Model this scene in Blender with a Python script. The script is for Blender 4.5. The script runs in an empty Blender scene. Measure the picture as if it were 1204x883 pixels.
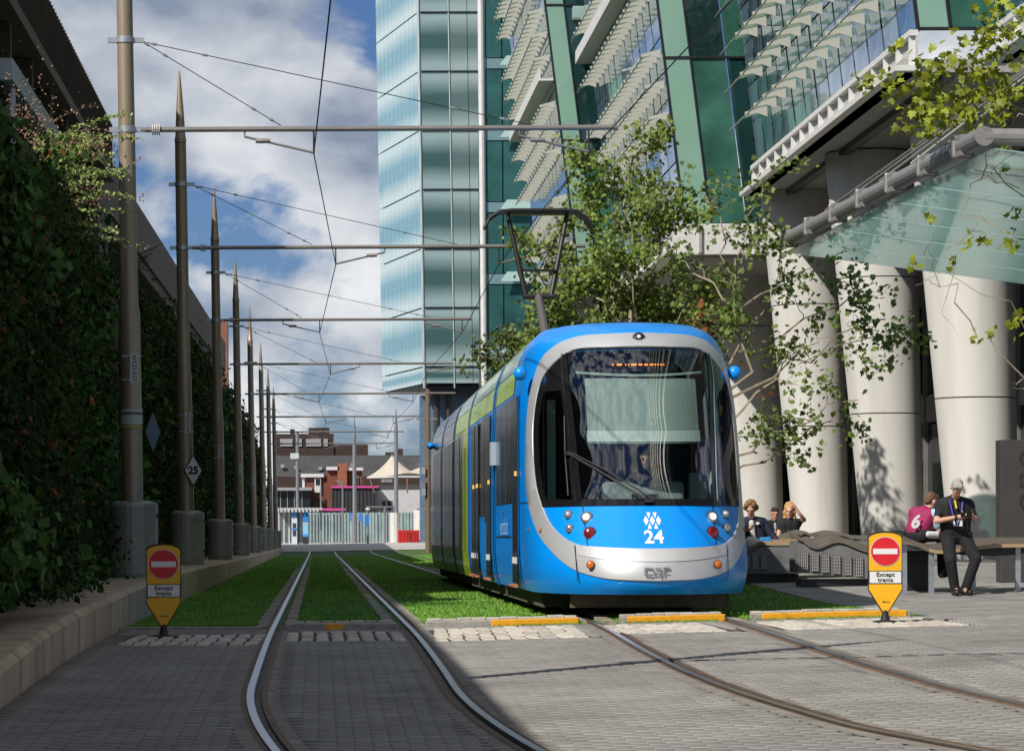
import bpy, bmesh, math, random
import numpy as np
from mathutils import Vector, Matrix
random.seed(7); rng = np.random.default_rng(7)
scene = bpy.context.scene
COL = scene.collection
R = math.radians
# ------------------------------------------------------------------ camera
FPX = 3600.0                                   # focal length in pixels of a 1204 px wide frame
cam_d = bpy.data.cameras.new('camera'); cam = bpy.data.objects.new('camera', cam_d); COL.objects.link(cam)
cam_d.sensor_width = 36.0; cam_d.lens = FPX / 1204 * 36.0
cam_d.shift_x = (602 - 374) / 1204; cam_d.shift_y = (631 - 441.5) / 1204
cam_d.clip_start = 0.5; cam_d.clip_end = 4000
cam.location = (0, 0, 1.0); cam.rotation_euler = (R(90), R(0.2), 0)
scene.camera = cam
# ------------------------------------------------------------------ world and sun
SUN_EL, SUN_AZ = 41.5, 45.0                    # light travels towards +X +Y
world = bpy.data.worlds.new('World'); scene.world = world; world.use_nodes = True
wn, wl = world.node_tree.nodes, world.node_tree.links
for n in list(wn): wn.remove(n)
wo = wn.new('ShaderNodeOutputWorld'); bg = wn.new('ShaderNodeBackground'); bg.inputs['Strength'].default_value = 0.062
sky = wn.new('ShaderNodeTexSky'); sky.sky_type = 'NISHITA'; sky.sun_disc = False
sky.sun_elevation = R(SUN_EL); sky.sun_rotation = R(180 + SUN_AZ); sky.air_density = 1.0; sky.dust_density = 0.3; sky.ozone_density = 3.0
tc = wn.new('ShaderNodeTexCoord'); mp = wn.new('ShaderNodeMapping'); mp.inputs['Scale'].default_value = (10, 10, 15); mp.inputs['Location'].default_value = (2.35, 0.4, 0.55)
nz = wn.new('ShaderNodeTexNoise'); nz.inputs['Scale'].default_value = 1.0; nz.inputs['Detail'].default_value = 9; nz.inputs['Roughness'].default_value = 0.55; nz.inputs['Distortion'].default_value = 0.1
rp = wn.new('ShaderNodeValToRGB'); rp.color_ramp.elements[0].position = 0.45; rp.color_ramp.elements[1].position = 0.52
nz2 = wn.new('ShaderNodeTexNoise'); nz2.inputs['Scale'].default_value = 1.7; nz2.inputs['Detail'].default_value = 8; nz2.inputs['Roughness'].default_value = 0.5
rp2 = wn.new('ShaderNodeValToRGB')
e = rp2.color_ramp.elements; e[0].position = 0.33; e[0].color = (4.0, 4.9, 6.6, 1); e[1].position = 0.63; e[1].color = (13.6, 13.9, 14.3, 1)
tint = wn.new('ShaderNodeMixRGB'); tint.blend_type = 'MULTIPLY'; tint.inputs[0].default_value = 1; tint.inputs[2].default_value = (0.56, 0.72, 1.08, 1)
mx = wn.new('ShaderNodeMixRGB')
wl.new(tc.outputs['Generated'], mp.inputs['Vector']); wl.new(mp.outputs[0], nz.inputs['Vector']); wl.new(mp.outputs[0], nz2.inputs['Vector'])
wl.new(nz.outputs['Fac'], rp.inputs[0]); wl.new(nz2.outputs['Fac'], rp2.inputs[0])
wl.new(sky.outputs[0], tint.inputs[1]); wl.new(tint.outputs[0], mx.inputs[1]); wl.new(rp2.outputs[0], mx.inputs[2]); wl.new(rp.outputs[0], mx.inputs[0])
wl.new(mx.outputs[0], bg.inputs[0]); wl.new(bg.outputs[0], wo.inputs[0])
sd = bpy.data.lights.new('sun', 'SUN'); sun = bpy.data.objects.new('sun', sd); COL.objects.link(sun)
sd.energy = 5.0; sd.angle = R(0.5); sd.color = (1, 0.95, 0.87)
sdir = Vector((math.sin(R(SUN_AZ)) * math.cos(R(SUN_EL)), math.cos(R(SUN_AZ)) * math.cos(R(SUN_EL)), -math.sin(R(SUN_EL))))
sun.rotation_euler = sdir.to_track_quat('-Z', 'Y').to_euler(); sun.location = (-20, -20, 30)
scene.view_settings.view_transform = 'Standard'; scene.view_settings.look = 'None'
scene.view_settings.exposure = 0.0; scene.view_settings.gamma = 1.0; scene.view_settings.use_curve_mapping = False
scene.render.engine = 'CYCLES'; scene.cycles.max_bounces = 8; scene.cycles.transparent_max_bounces = 16
scene.cycles.caustics_reflective = False; scene.cycles.caustics_refractive = False

# ------------------------------------------------------------------ helpers
def P(px, py, s):                              # photo pixel + scale (pixels per metre) -> world point
    return Vector(((px - 374) / s, FPX / s, 1 - (py - 631) / s))
MATS = {}
def mat(name, col, rough=0.6, metal=0.0, var=0.0, vscale=3.0, bump=0.0, bscale=40.0, spec=None, island=0.0, coat=0.0, col2=None, stretch=None, emis=None, estr=1.0, dirt=0.0):
    if name in MATS: return MATS[name]
    m = bpy.data.materials.new(name); m.use_nodes = True; MATS[name] = m
    nt = m.node_tree; b = nt.nodes['Principled BSDF']; b.inputs['Roughness'].default_value = rough; b.inputs['Metallic'].default_value = metal
    b.inputs['Base Color'].default_value = (*col, 1)
    if spec is not None: b.inputs['Specular IOR Level'].default_value = spec
    if coat: b.inputs['Coat Weight'].default_value = coat; b.inputs['Coat Roughness'].default_value = 0.06
    if emis: b.inputs['Emission Color'].default_value = (*emis, 1); b.inputs['Emission Strength'].default_value = estr
    tcn = nt.nodes.new('ShaderNodeTexCoord'); vec = tcn.outputs['Object']
    if stretch:
        mpn = nt.nodes.new('ShaderNodeMapping'); mpn.inputs['Scale'].default_value = stretch; nt.links.new(vec, mpn.inputs['Vector']); vec = mpn.outputs[0]
    cur = None
    if var or col2:
        n = nt.nodes.new('ShaderNodeTexNoise'); n.inputs['Scale'].default_value = vscale; n.inputs['Detail'].default_value = 6; n.inputs['Roughness'].default_value = 0.6
        nt.links.new(vec, n.inputs['Vector'])
        r = nt.nodes.new('ShaderNodeValToRGB'); r.color_ramp.elements[0].position = 0.3; r.color_ramp.elements[1].position = 0.7
        c2 = col2 if col2 else tuple(min(1, c * (1 + var)) for c in col)
        c1 = col if col2 else tuple(c * (1 - var) for c in col)
        r.color_ramp.elements[0].color = (*c1, 1); r.color_ramp.elements[1].color = (*c2, 1)
        nt.links.new(n.outputs['Fac'], r.inputs[0]); cur = r.outputs[0]
    if island:
        g = nt.nodes.new('ShaderNodeNewGeometry'); mr = nt.nodes.new('ShaderNodeMapRange'); mr.inputs['To Min'].default_value = 1 - island; mr.inputs['To Max'].default_value = 1 + island
        nt.links.new(g.outputs['Random Per Island'], mr.inputs['Value'])
        oi = nt.nodes.new('ShaderNodeObjectInfo'); mr2 = nt.nodes.new('ShaderNodeMapRange'); mr2.inputs['To Min'].default_value = 1 - island * 0.7; mr2.inputs['To Max'].default_value = 1 + island * 0.7
        nt.links.new(oi.outputs['Random'], mr2.inputs['Value'])
        mm = nt.nodes.new('ShaderNodeMath'); mm.operation = 'MULTIPLY'; nt.links.new(mr.outputs[0], mm.inputs[0]); nt.links.new(mr2.outputs[0], mm.inputs[1])
        h = nt.nodes.new('ShaderNodeHueSaturation'); nt.links.new(mm.outputs[0], h.inputs['Value'])
        if cur: nt.links.new(cur, h.inputs['Color'])
        else: h.inputs['Color'].default_value = (*col, 1)
        cur = h.outputs[0]
    if dirt:                                   # blotchy grime with a shape of its own
        n = nt.nodes.new('ShaderNodeTexNoise'); n.inputs['Scale'].default_value = vscale * 2.7; n.inputs['Detail'].default_value = 8
        nt.links.new(vec, n.inputs['Vector'])
        r = nt.nodes.new('ShaderNodeValToRGB'); r.color_ramp.elements[0].position = 0.5; r.color_ramp.elements[1].position = 0.75
        r.color_ramp.elements[0].color = (0, 0, 0, 1); r.color_ramp.elements[1].color = (dirt, dirt, dirt, 1)
        mxn = nt.nodes.new('ShaderNodeMixRGB'); mxn.inputs[2].default_value = (0.06, 0.055, 0.045, 1); nt.links.new(n.outputs['Fac'], r.inputs[0]); nt.links.new(r.outputs[0], mxn.inputs[0])
        if cur: nt.links.new(cur, mxn.inputs[1])
        else: mxn.inputs[1].default_value = (*col, 1)
        cur = mxn.outputs[0]
    if cur: nt.links.new(cur, b.inputs['Base Color'])
    if bump:
        n = nt.nodes.new('ShaderNodeTexNoise'); n.inputs['Scale'].default_value = bscale; n.inputs['Detail'].default_value = 5; nt.links.new(vec, n.inputs['Vector'])
        bp = nt.nodes.new('ShaderNodeBump'); bp.inputs['Strength'].default_value = bump; bp.inputs['Distance'].default_value = 0.02
        nt.links.new(n.outputs['Fac'], bp.inputs['Height']); nt.links.new(bp.outputs[0], b.inputs['Normal'])
    return m
def glass(name, tint, refl=1.5, rough=0.01, trans=None):     # thin pane: see-through tint plus Fresnel mirror
    if name in MATS: return MATS[name]
    m = bpy.data.materials.new(name); m.use_nodes = True; MATS[name] = m; nt = m.node_tree
    for n in list(nt.nodes): nt.nodes.remove(n)
    o = nt.nodes.new('ShaderNodeOutputMaterial'); t = nt.nodes.new('ShaderNodeBsdfTransparent'); t.inputs[0].default_value = (*tint, 1)
    g = nt.nodes.new('ShaderNodeBsdfGlossy'); g.inputs['Roughness'].default_value = rough
    lw = nt.nodes.new('ShaderNodeLayerWeight'); lw.inputs[0].default_value = 0.5       # Schlick: the same from both sides of a thin pane
    pw = nt.nodes.new('ShaderNodeMath'); pw.operation = 'POWER'; pw.inputs[1].default_value = 5; nt.links.new(lw.outputs['Facing'], pw.inputs[0])
    f = nt.nodes.new('ShaderNodeMapRange'); f0 = ((refl - 1) / (refl + 1)) ** 2 * 2; f.inputs['To Min'].default_value = f0; f.inputs['To Max'].default_value = 1.0; nt.links.new(pw.outputs[0], f.inputs['Value'])
    x = nt.nodes.new('ShaderNodeMixShader'); nt.links.new(f.outputs[0], x.inputs[0]); nt.links.new(t.outputs[0], x.inputs[1]); nt.links.new(g.outputs[0], x.inputs[2])
    if trans:                                  # frit or body tint that scatters a little light
        d = nt.nodes.new('ShaderNodeBsdfDiffuse'); d.inputs[0].default_value = (*trans[1], 1); x2 = nt.nodes.new('ShaderNodeMixShader'); x2.inputs[0].default_value = trans[0]
        tl = nt.nodes.new('ShaderNodeBsdfTranslucent'); tl.inputs[0].default_value = (*trans[1], 1); x3 = nt.nodes.new('ShaderNodeMixShader'); x3.inputs[0].default_value = 0.45
        nt.links.new(d.outputs[0], x3.inputs[1]); nt.links.new(tl.outputs[0], x3.inputs[2])
        nt.links.new(x.outputs[0], x2.inputs[1]); nt.links.new(x3.outputs[0], x2.inputs[2]); nt.links.new(x2.outputs[0], o.inputs[0])
    else: nt.links.new(x.outputs[0], o.inputs[0])
    return m
def link(name, me, m, parent=None, smooth=False):
    if m is not None and not len(me.materials): me.materials.append(m)
    o = bpy.data.objects.new(name, me); COL.objects.link(o)
    if smooth: me.shade_smooth(); me.set_sharp_from_angle(angle=R(42))
    if parent is not None:
        o.parent = parent
        base = parent
        while base.parent is not None: base = base.parent
        if parent.type == 'EMPTY': o.matrix_parent_inverse = Matrix.Translation(-Vector(parent.location))
    return o
def tag(o, label=None, cat=None, group=None, kind=None):
    if label: o['label'] = label
    if cat: o['category'] = cat
    if group: o['group'] = group
    if kind: o['kind'] = kind
    return o
def thing(name, label, cat, loc=(0, 0, 0), group=None):
    o = bpy.data.objects.new(name, None); COL.objects.link(o); o.location = loc; o.empty_display_size = 0.2
    return tag(o, label, cat, group)
def copy_tree(o, parent=None, loc=None, rz=None):
    c = o.copy(); COL.objects.link(c)
    if parent is not None: c.parent = parent
    if loc is not None: c.location = loc
    if rz is not None: c.rotation_euler.z = rz
    for ch in o.children: copy_tree(ch, c)
    return c
class MB:
    def __init__(s): s.v = []; s.f = []
    def add(s, vs, fs):
        b = len(s.v); s.v += [tuple(v) for v in vs]; s.f += [tuple(i + b for i in f) for f in fs]; return s
    def box(s, x0, x1, y0, y1, z0, z1):
        return s.add([(x0, y0, z0), (x1, y0, z0), (x1, y1, z0), (x0, y1, z0), (x0, y0, z1), (x1, y0, z1), (x1, y1, z1), (x0, y1, z1)],
                     [(0, 3, 2, 1), (4, 5, 6, 7), (0, 1, 5, 4), (1, 2, 6, 5), (2, 3, 7, 6), (3, 0, 4, 7)])
    def cbox(s, c, d, rz=0.0, rx=0.0, ry=0.0):
        M = Matrix.Translation(Vector(c)) @ Matrix.Rotation(rz, 4, 'Z') @ Matrix.Rotation(ry, 4, 'Y') @ Matrix.Rotation(rx, 4, 'X'); b = len(s.v)
        s.box(-d[0] / 2, d[0] / 2, -d[1] / 2, d[1] / 2, -d[2] / 2, d[2] / 2)
        for i in range(b, b + 8): s.v[i] = tuple(M @ Vector(s.v[i]))
        return s
    def tube(s, pts, r, n=8, cap=True):
        pts = [Vector(p) for p in pts]; rs = r if isinstance(r, (list, tuple)) else [r] * len(pts); b = len(s.v); up = None
        for i, p in enumerate(pts):
            d = (pts[min(i + 1, len(pts) - 1)] - pts[max(i - 1, 0)])
            if d.length < 1e-9: d = Vector((0, 0, 1))
            d.normalize()
            if up is None: up = d.orthogonal().normalized()
            up = (up - d * up.dot(d)); up = up.normalized() if up.length > 1e-6 else d.orthogonal().normalized()
            w = d.cross(up)
            for k in range(n):
                a = 2 * math.pi * k / n; s.v.append(tuple(p + (up * math.cos(a) + w * math.sin(a)) * rs[i]))
        for i in range(len(pts) - 1):
            for k in range(n):
                a0 = b + i * n + k; a1 = b + i * n + (k + 1) % n; s.f.append((a0, a1, a1 + n, a0 + n))
        if cap: s.f.append(tuple(b + k for k in reversed(range(n)))); s.f.append(tuple(b + (len(pts) - 1) * n + k for k in range(n)))
        return s
    def lathe(s, prof, c=(0, 0, 0), n=16, axis='Z', shift=None):   # prof: (r, h)
        b = len(s.v)
        for j, (r, h) in enumerate(prof):
            for k in range(n):
                a = 2 * math.pi * k / n; u, w = r * math.cos(a), r * math.sin(a)
                q = (u, w, h) if axis == 'Z' else ((u, -h, w) if axis == 'Y' else (h, u, w))
                sx = shift(h) if shift else 0
                s.v.append((c[0] + q[0] + sx, c[1] + q[1], c[2] + q[2]))
        for j in range(len(prof) - 1):
            for k in range(n):
                a0 = b + j * n + k; a1 = b + j * n + (k + 1) % n; s.f.append((a0, a1, a1 + n, a0 + n))
        s.f.append(tuple(b + k for k in reversed(range(n)))); s.f.append(tuple(b + (len(prof) - 1) * n + k for k in range(n)))
        return s
    def prism(s, pts, o, u, w, t):             # 2D outline pts in plane (o, u, w), thickness vector t
        o, u, w, t = Vector(o), Vector(u), Vector(w), Vector(t); n = len(pts); b = len(s.v)
        for k in (0, 1):
            for a, c in pts: s.v.append(tuple(o + u * a + w * c + t * k))
        s.f.append(tuple(b + i for i in range(n))); s.f.append(tuple(b + n + i for i in reversed(range(n))))
        for i in range(n): j = (i + 1) % n; s.f.append((b + i, b + n + i, b + n + j, b + j))
        return s
    def grid(s, fn, nu, nv, skip=None):
        b = len(s.v)
        for i in range(nu + 1):
            for j in range(nv + 1): s.v.append(tuple(fn(i / nu, j / nv)))
        for i in range(nu):
            for j in range(nv):
                if skip and skip((i + .5) / nu, (j + .5) / nv): continue
                a = b + i * (nv + 1) + j; s.f.append((a, a + nv + 1, a + nv + 2, a + 1))
        return s
    def mesh(s, name):
        me = bpy.data.meshes.new(name); me.from_pydata(s.v, [], s.f); me.update()
        bm = bmesh.new(); bm.from_mesh(me); bmesh.ops.recalc_face_normals(bm, faces=bm.faces); bm.to_mesh(me); bm.free()
        return me
    def build(s, name, m, parent=None, smooth=False, fix=True):
        if fix: me = s.mesh(name)
        else: me = bpy.data.meshes.new(name); me.from_pydata(s.v, [], s.f); me.update()
        return link(name, me, m, parent, smooth)
def bevel(o, w=0.01, seg=2):
    md = o.modifiers.new('bevel', 'BEVEL'); md.width = w; md.segments = seg; md.limit_method = 'ANGLE'; return o
def np_mesh(name, V, Fc, m, parent=None, smooth=False, attr=None):
    V = np.asarray(V, dtype=np.float32); Fc = np.asarray(Fc, dtype=np.int32); k = Fc.shape[1]
    me = bpy.data.meshes.new(name); me.vertices.add(len(V)); me.vertices.foreach_set('co', V.ravel())
    me.loops.add(Fc.size); me.loops.foreach_set('vertex_index', Fc.ravel())
    me.polygons.add(len(Fc)); me.polygons.foreach_set('loop_start', np.arange(0, Fc.size, k, dtype=np.int32))
    me.update(calc_edges=True); me.validate()
    return link(name, me, m, parent, smooth)
def text_obj(name, body, size, m, parent, place, extrude=0.0, bold=0.0, align='CENTER', sx=1.0):
    cu = bpy.data.curves.new(name, 'FONT'); cu.body = body; cu.size = size; cu.align_x = align; cu.align_y = 'CENTER'; cu.offset = bold; cu.extrude = extrude; cu.resolution_u = 4
    to = bpy.data.objects.new(name, cu); COL.objects.link(to)
    me = bpy.data.meshes.new_from_object(to); COL.objects.unlink(to); bpy.data.objects.remove(to)
    for v in me.vertices: v.co = place(v.co.x * sx, v.co.y, v.co.z)
    me.materials.clear()
    return link(name, me, m, parent)
def gz(x, y):                                  # ground height
    z = -0.00094 * max(0.0, 33 - y) ** 2
    if x > 0.97: z += 0.02 * (min(x, 14) - 0.97)
    if x > 5.2: z += 0.02 * max(0.0, min(y, 75) - 40) * min(1.0, (x - 5.2) / 0.8) * min(1.0, max(0.0, (120 - y) / 40))
    if y > 165: t = min(1.0, (y - 165) / 50); z += 0.45 * t * t * (3 - 2 * t)
    return z
def spl(xs, ys):                               # smooth interpolation through a table
    xs = np.array(xs, float); ys = np.array(ys, float); m = np.gradient(ys, xs)
    def f(x):
        x = min(max(x, xs[0]), xs[-1]); i = min(max(int(np.searchsorted(xs, x)) - 1, 0), len(xs) - 2); h = xs[i + 1] - xs[i]; t = (x - xs[i]) / h
        return float((2 * t**3 - 3 * t**2 + 1) * ys[i] + (t**3 - 2 * t**2 + t) * h * m[i] + (-2 * t**3 + 3 * t**2) * ys[i + 1] + (t**3 - t**2) * h * m[i + 1])
    return f
# ------------------------------------------------------------------ materials used widely
M_pave = mat('paving', (0.19, 0.185, 0.175), 0.8, var=0.25, vscale=0.8, bump=0.3, bscale=60, dirt=0.4)
M_paver = mat('paver_block', (0.236, 0.224, 0.208), 0.75, var=0.24, vscale=0.55, bump=0.2, bscale=90, island=0.09, dirt=0.35)
M_steel = mat('rail_head', (0.36, 0.38, 0.42), 0.30, 1.0, var=0.1, vscale=6, stretch=(1, .1, 1))
M_rust = mat('rail_rust', (0.13, 0.078, 0.05), 0.7, 0.2, var=0.35, vscale=8, bump=0.2)
M_joint = mat('joint_dark', (0.062, 0.056, 0.048), 0.9, var=0.3, vscale=9)
M_sett = mat('granite_sett', (0.50, 0.455, 0.39), 0.8, var=0.2, vscale=7, bump=0.6, bscale=30, island=0.22)
M_conc = mat('concrete', (0.36, 0.33, 0.28), 0.85, var=0.22, vscale=1.6, bump=0.3, bscale=30, dirt=0.5)
M_kerb = mat('kerb_stone', (0.40, 0.345, 0.285), 0.85, var=0.2, vscale=2.2, bump=0.3, bscale=25, dirt=0.55)
M_grass = mat('turf', (0.055, 0.115, 0.016), 0.9, var=0.35, vscale=5, bump=0.6, bscale=60)
M_blade = mat('grass_blade', (0.150, 0.315, 0.028), 0.6, island=0.40, var=0.28, vscale=0.7)
M_yel = mat('yellow_paint', (0.80, 0.36, 0.010), 0.55, var=0.12, vscale=9, dirt=0.18)
M_road = mat('road_far', (0.42, 0.40, 0.37), 0.9, var=0.15, vscale=0.3)
# ------------------------------------------------------------------ ground sheets
def strip(xs, ys, dz=0.0): 
    mb = MB(); xs = list(xs); ys = list(ys)
    return mb.grid(lambda u, v: (xs[round(u * (len(xs) - 1))], ys[round(v * (len(ys) - 1))], gz(xs[round(u * (len(xs) - 1))], ys[round(v * (len(ys) - 1))]) + dz), len(xs) - 1, len(ys) - 1)
ysn = list(np.arange(4, 40, 1.0)) + list(np.arange(40, 240, 5.0)) + [260, 400, 900, 2500]
xsn = [-900, -200, -60, -20, -8, -4, -2, 0, .97, 2, 3, 4, 5.2, 5.4, 5.6, 5.8, 6.0, 7, 8, 9, 10, 12, 14, 20, 60, 200, 900]
tag(strip(xsn, [-60, -20] + ysn, -0.012).build('ground', M_pave, fix=False, smooth=True), kind='structure')
# plaza slabs (procedural joints: the slabs are under a pixel deep from here)
mp_ = mat('plaza_slab', (0.27, 0.26, 0.245), 0.75, var=0.14, vscale=1.2, bump=0.15, bscale=70, dirt=0.25)
nt = mp_.node_tree; bsdf = nt.nodes['Principled BSDF']; bk = nt.nodes.new('ShaderNodeTexBrick'); tcn = nt.nodes.new('ShaderNodeTexCoord'); nt.links.new(tcn.outputs['Object'], bk.inputs['Vector'])
bk.inputs['Scale'].default_value = 1.0; bk.inputs['Brick Width'].default_value = 0.9; bk.inputs['Row Height'].default_value = 0.6; bk.inputs['Mortar Size'].default_value = 0.012
src = bsdf.inputs['Base Color'].links[0].from_socket
bk.inputs['Color1'].default_value = (.86, .86, .86, 1); bk.inputs['Color2'].default_value = (1.08, 1.06, 1.03, 1); bk.inputs['Mortar'].default_value = (.45, .44, .42, 1)
mu = nt.nodes.new('ShaderNodeMixRGB'); mu.blend_type = 'MULTIPLY'; mu.inputs[0].default_value = 1; nt.links.new(src, mu.inputs[1]); nt.links.new(bk.outputs[0], mu.inputs[2]); nt.links.new(mu.outputs[0], bsdf.inputs['Base Color'])
pl = MB()
def plaza_left(y): return 6.62
pys = [20, 26, 29, 31.5] + list(np.arange(32, 90, 1.0))
pl.grid(lambda u, v: (lambda y, x: (x, y, gz(x, y) + 0.006))(pys[round(v * (len(pys) - 1))], plaza_left(pys[round(v * (len(pys) - 1))]) * (1 - u) + 22 * u), 30, len(pys) - 1)
tag(pl.build('plaza_pavement', mp_, fix=False), kind='structure')
# far street
tag(strip([-60, -20, -8, 0, 8, 30, 60], [181, 185, 190, 195, 200, 205, 210, 215, 220, 225, 235, 260], 0.03).build('far_road', M_road, fix=False), kind='structure')
# ------------------------------------------------------------------ track alignments
cL = lambda y: 0.25 + (0.0098 * (22.4 - y) ** 2 if y < 22.4 else 0)
cR_ = spl([14, 16, 17.4, 18.2, 19.6, 21.2, 23, 26, 31, 36.5, 45, 200], [5.5, 4.65, 4.2, 3.98, 3.78, 3.63, 3.55, 3.54, 3.67, 3.8, 3.8, 3.8])
cR = lambda y: cR_(y) if y > 14 else 5.5 + (14 - y) * 0.5
GR0, GR1 = 33.0, 181.0                          # grass from / to
# turf bed
gx = [-2.12, -1.2, -.3, .25, .97, 1.8, 2.6, 3.4, 4.2, 5.0, 5.2, 5.4, 5.6, 5.8, 6.0, 6.3, 6.6]
def front_edge(x): return 33.0 if x < 1.1 else 33.0 - 0.18 * 0 + (0.0 if x < 3 else 0.0)
tag(strip(gx, list(np.arange(GR0, 60, 1.5)) + list(np.arange(60, 182, 5.0)) + [181], 0.004).build('grass_bed', M_grass, fix=False), kind='structure')
M_steel2 = mat('rail_head_dull', (0.44, 0.36, 0.30), 0.30, 0.9, var=0.35, vscale=5, stretch=(1, .12, 1)); M_marg2 = mat('rail_surround_concrete', (0.215, 0.192, 0.165), 0.85, var=0.3, vscale=4, bump=.3)
def rail_x(c, sg, y): 
    d = 0.05; sl = (c(y + d) - c(y - d)) / (2 * d); return c(y) + sg * 0.7175 * math.sqrt(1 + sl * sl)
def rail(track, c, sg):
    ys = list(np.arange(11, 34, 0.4)) + list(np.arange(34, 60, 2)) + list(np.arange(60, 186, 10)) + [186]
    def sweep(prof, name, m, parent=None, z=0.0):
        mb = MB(); n = len(prof)
        mb.grid(lambda u, v: (lambda y, q: (rail_x(c, sg, y) + q[0] * -sg, y, gz(rail_x(c, sg, y) + (q[0] * -sg if abs(q[0]) > .1 else 0), y) + q[1] + z))(ys[round(u * (len(ys) - 1))], prof[round(v * (n - 1))]), len(ys) - 1, n - 1)
        return mb.build(name, m, parent, smooth=False, fix=False)
    base = sweep([(-.087, -.05), (-.087, .008), (-.004, .009), (.0, -.02)], 'rail', M_rust)
    sweep([(-.052, .012), (-.046, .022), (.004, .022), (.012, .012)], 'rail_head', M_steel if c is cL else M_steel2, base)
    ys = [q for q in ys if q <= 33.4]
    sweep([(-.185, .008), (-.088, .0105)], 'rail_surround', M_marg2, base); sweep([(.102, .0105), (.185, .008)], 'rail_surround', M_marg2, base)
    sweep([(.012, .012), (.014, -.03), (.055, -.03), (.057, .012)], 'flange_groove', M_joint, base)
    sweep([(.057, .012), (.058, .017), (.082, .017), (.102, .008)], 'keeper_lip', M_rust, base)
    return base
rl = [('left running rail of the grassed track beside the masts', cL, -1), ('right running rail of the grassed track beside the masts', cL, 1),
      ('left rail running out from under the tram', cR, -1), ('right rail running out from under the tram', cR, 1)]
for lab, c, sg in rl: tag(rail('t', c, sg), lab, 'rail', 'tram rails')
# stone margins along the rails in the grass
M_marg = mat('rail_margin', (0.30, 0.26, 0.20), 0.9, var=0.3, vscale=5, bump=0.5, bscale=20)
k = 0
for c, sg in ((cL, -1), (cL, 1), (cR, -1), (cR, 1)):
    mb = MB()
    for side in (-1, 1):
        y = 33.2
        while y < 95:
            L = 0.34 + 0.05 * random.random(); x = rail_x(c, sg, y) + side * 0.155; zz = gz(c(y), y)
            mb.cbox((x + random.uniform(-.008, .008), y + L / 2, zz + random.uniform(-.004, .006)), (0.125, L - 0.03, 0.05), random.uniform(-.03, .03)); y += L
    tag(mb.build('rail_margin_stones', M_marg), 'small stone blocks lining the rail in the turf', 'stones', kind='stuff')
# ------------------------------------------------------------------ grass blades
def in_rail(x, y):
    for c in (cL, cR):
        for sg in (-1, 1):
            if abs(x - (c(y) + sg * .7175)) < 0.19: return True
    return False
N = 290000
yy = 33.05 + (150 - 33.05) * rng.random(N) ** 2.2
xx = rng.uniform(-2.12, 6.6, N)
keep = np.ones(N, bool)
for c0 in (0.25, 3.8):
    for sg in (-1, 1): keep &= np.abs(xx - (c0 + sg * .7175)) > 0.2
edge = 33.06 + 0.0 * xx; keep &= yy > edge
keep &= xx < 6.55 + 0.05 * np.sin(yy * 1.3)
keep &= ~((xx > 6.2) & (yy < 33.6))
xx = xx[keep]; yy = yy[keep]; n = len(xx)
zz = np.array([gz(a, b) for a, b in zip(xx, yy)])
h = rng.uniform(.018, .042, n) * (1 + (yy - 33) / 400); w = 0.005 * (1 + (yy - 33) / 30); an = rng.uniform(0, 6.28, n)
lx, ly = rng.normal(0, .018, n), rng.normal(0, .018, n); dx, dy = np.cos(an) * w, np.sin(an) * w
V = np.stack([np.stack([xx - dx, yy - dy, zz], 1), np.stack([xx + dx, yy + dy, zz], 1), np.stack([xx + lx, yy + ly, zz + h], 1)], 1).reshape(-1, 3)
tag(np_mesh('grass', V, np.arange(3 * n).reshape(-1, 3), M_blade), 'short mown green turf between and beside the tram rails', 'grass', kind='stuff')
# ------------------------------------------------------------------ kerb wall on the left
zk = spl([10, 21, 23.8, 33, 42, 80, 150, 190], [-.15, .14, .25, .395, .45, .42, .36, .34])
kw = thing('kerb_wall', 'low weathered stone kerb wall under the row of masts', 'wall', (-2.5, 30, 0))
y = 13.0; M_kw = mat('kerb_wall_stone', (0.46, 0.345, 0.24), 0.85, var=0.22, vscale=1.1, bump=0.25, bscale=30, dirt=0.6, stretch=(1, 1, .35))
while y < 186:
    L = 1.8 if y < 60 else 4.0; g = 0.012
    a, b = y + g, y + L - g; mb = MB(); xf, xb = -2.14, -3.5
    z0 = min(gz(xf, a), gz(xf, b)) - 0.3
    prof = lambda yy_: [(xf, z0), (xf, zk(yy_) - .05), (xf - .06, zk(yy_)), (xb, zk(yy_)), (xb, z0)]
    pa, pb = prof(a), prof(b)
    mb.add([(q[0], a, q[1]) for q in pa] + [(q[0], b, q[1]) for q in pb], [(0, 1, 2, 3, 4), (9, 8, 7, 6, 5), (0, 5, 6, 1), (1, 6, 7, 2), (2, 7, 8, 3), (3, 8, 9, 4), (4, 9, 5, 0)])
    mb.build('stone_block', M_kw, kw); y += L
MB().box(-3.45, -2.2, 12, 186, -1.0, .08).build('joint_fill', M_joint, kw)
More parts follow.
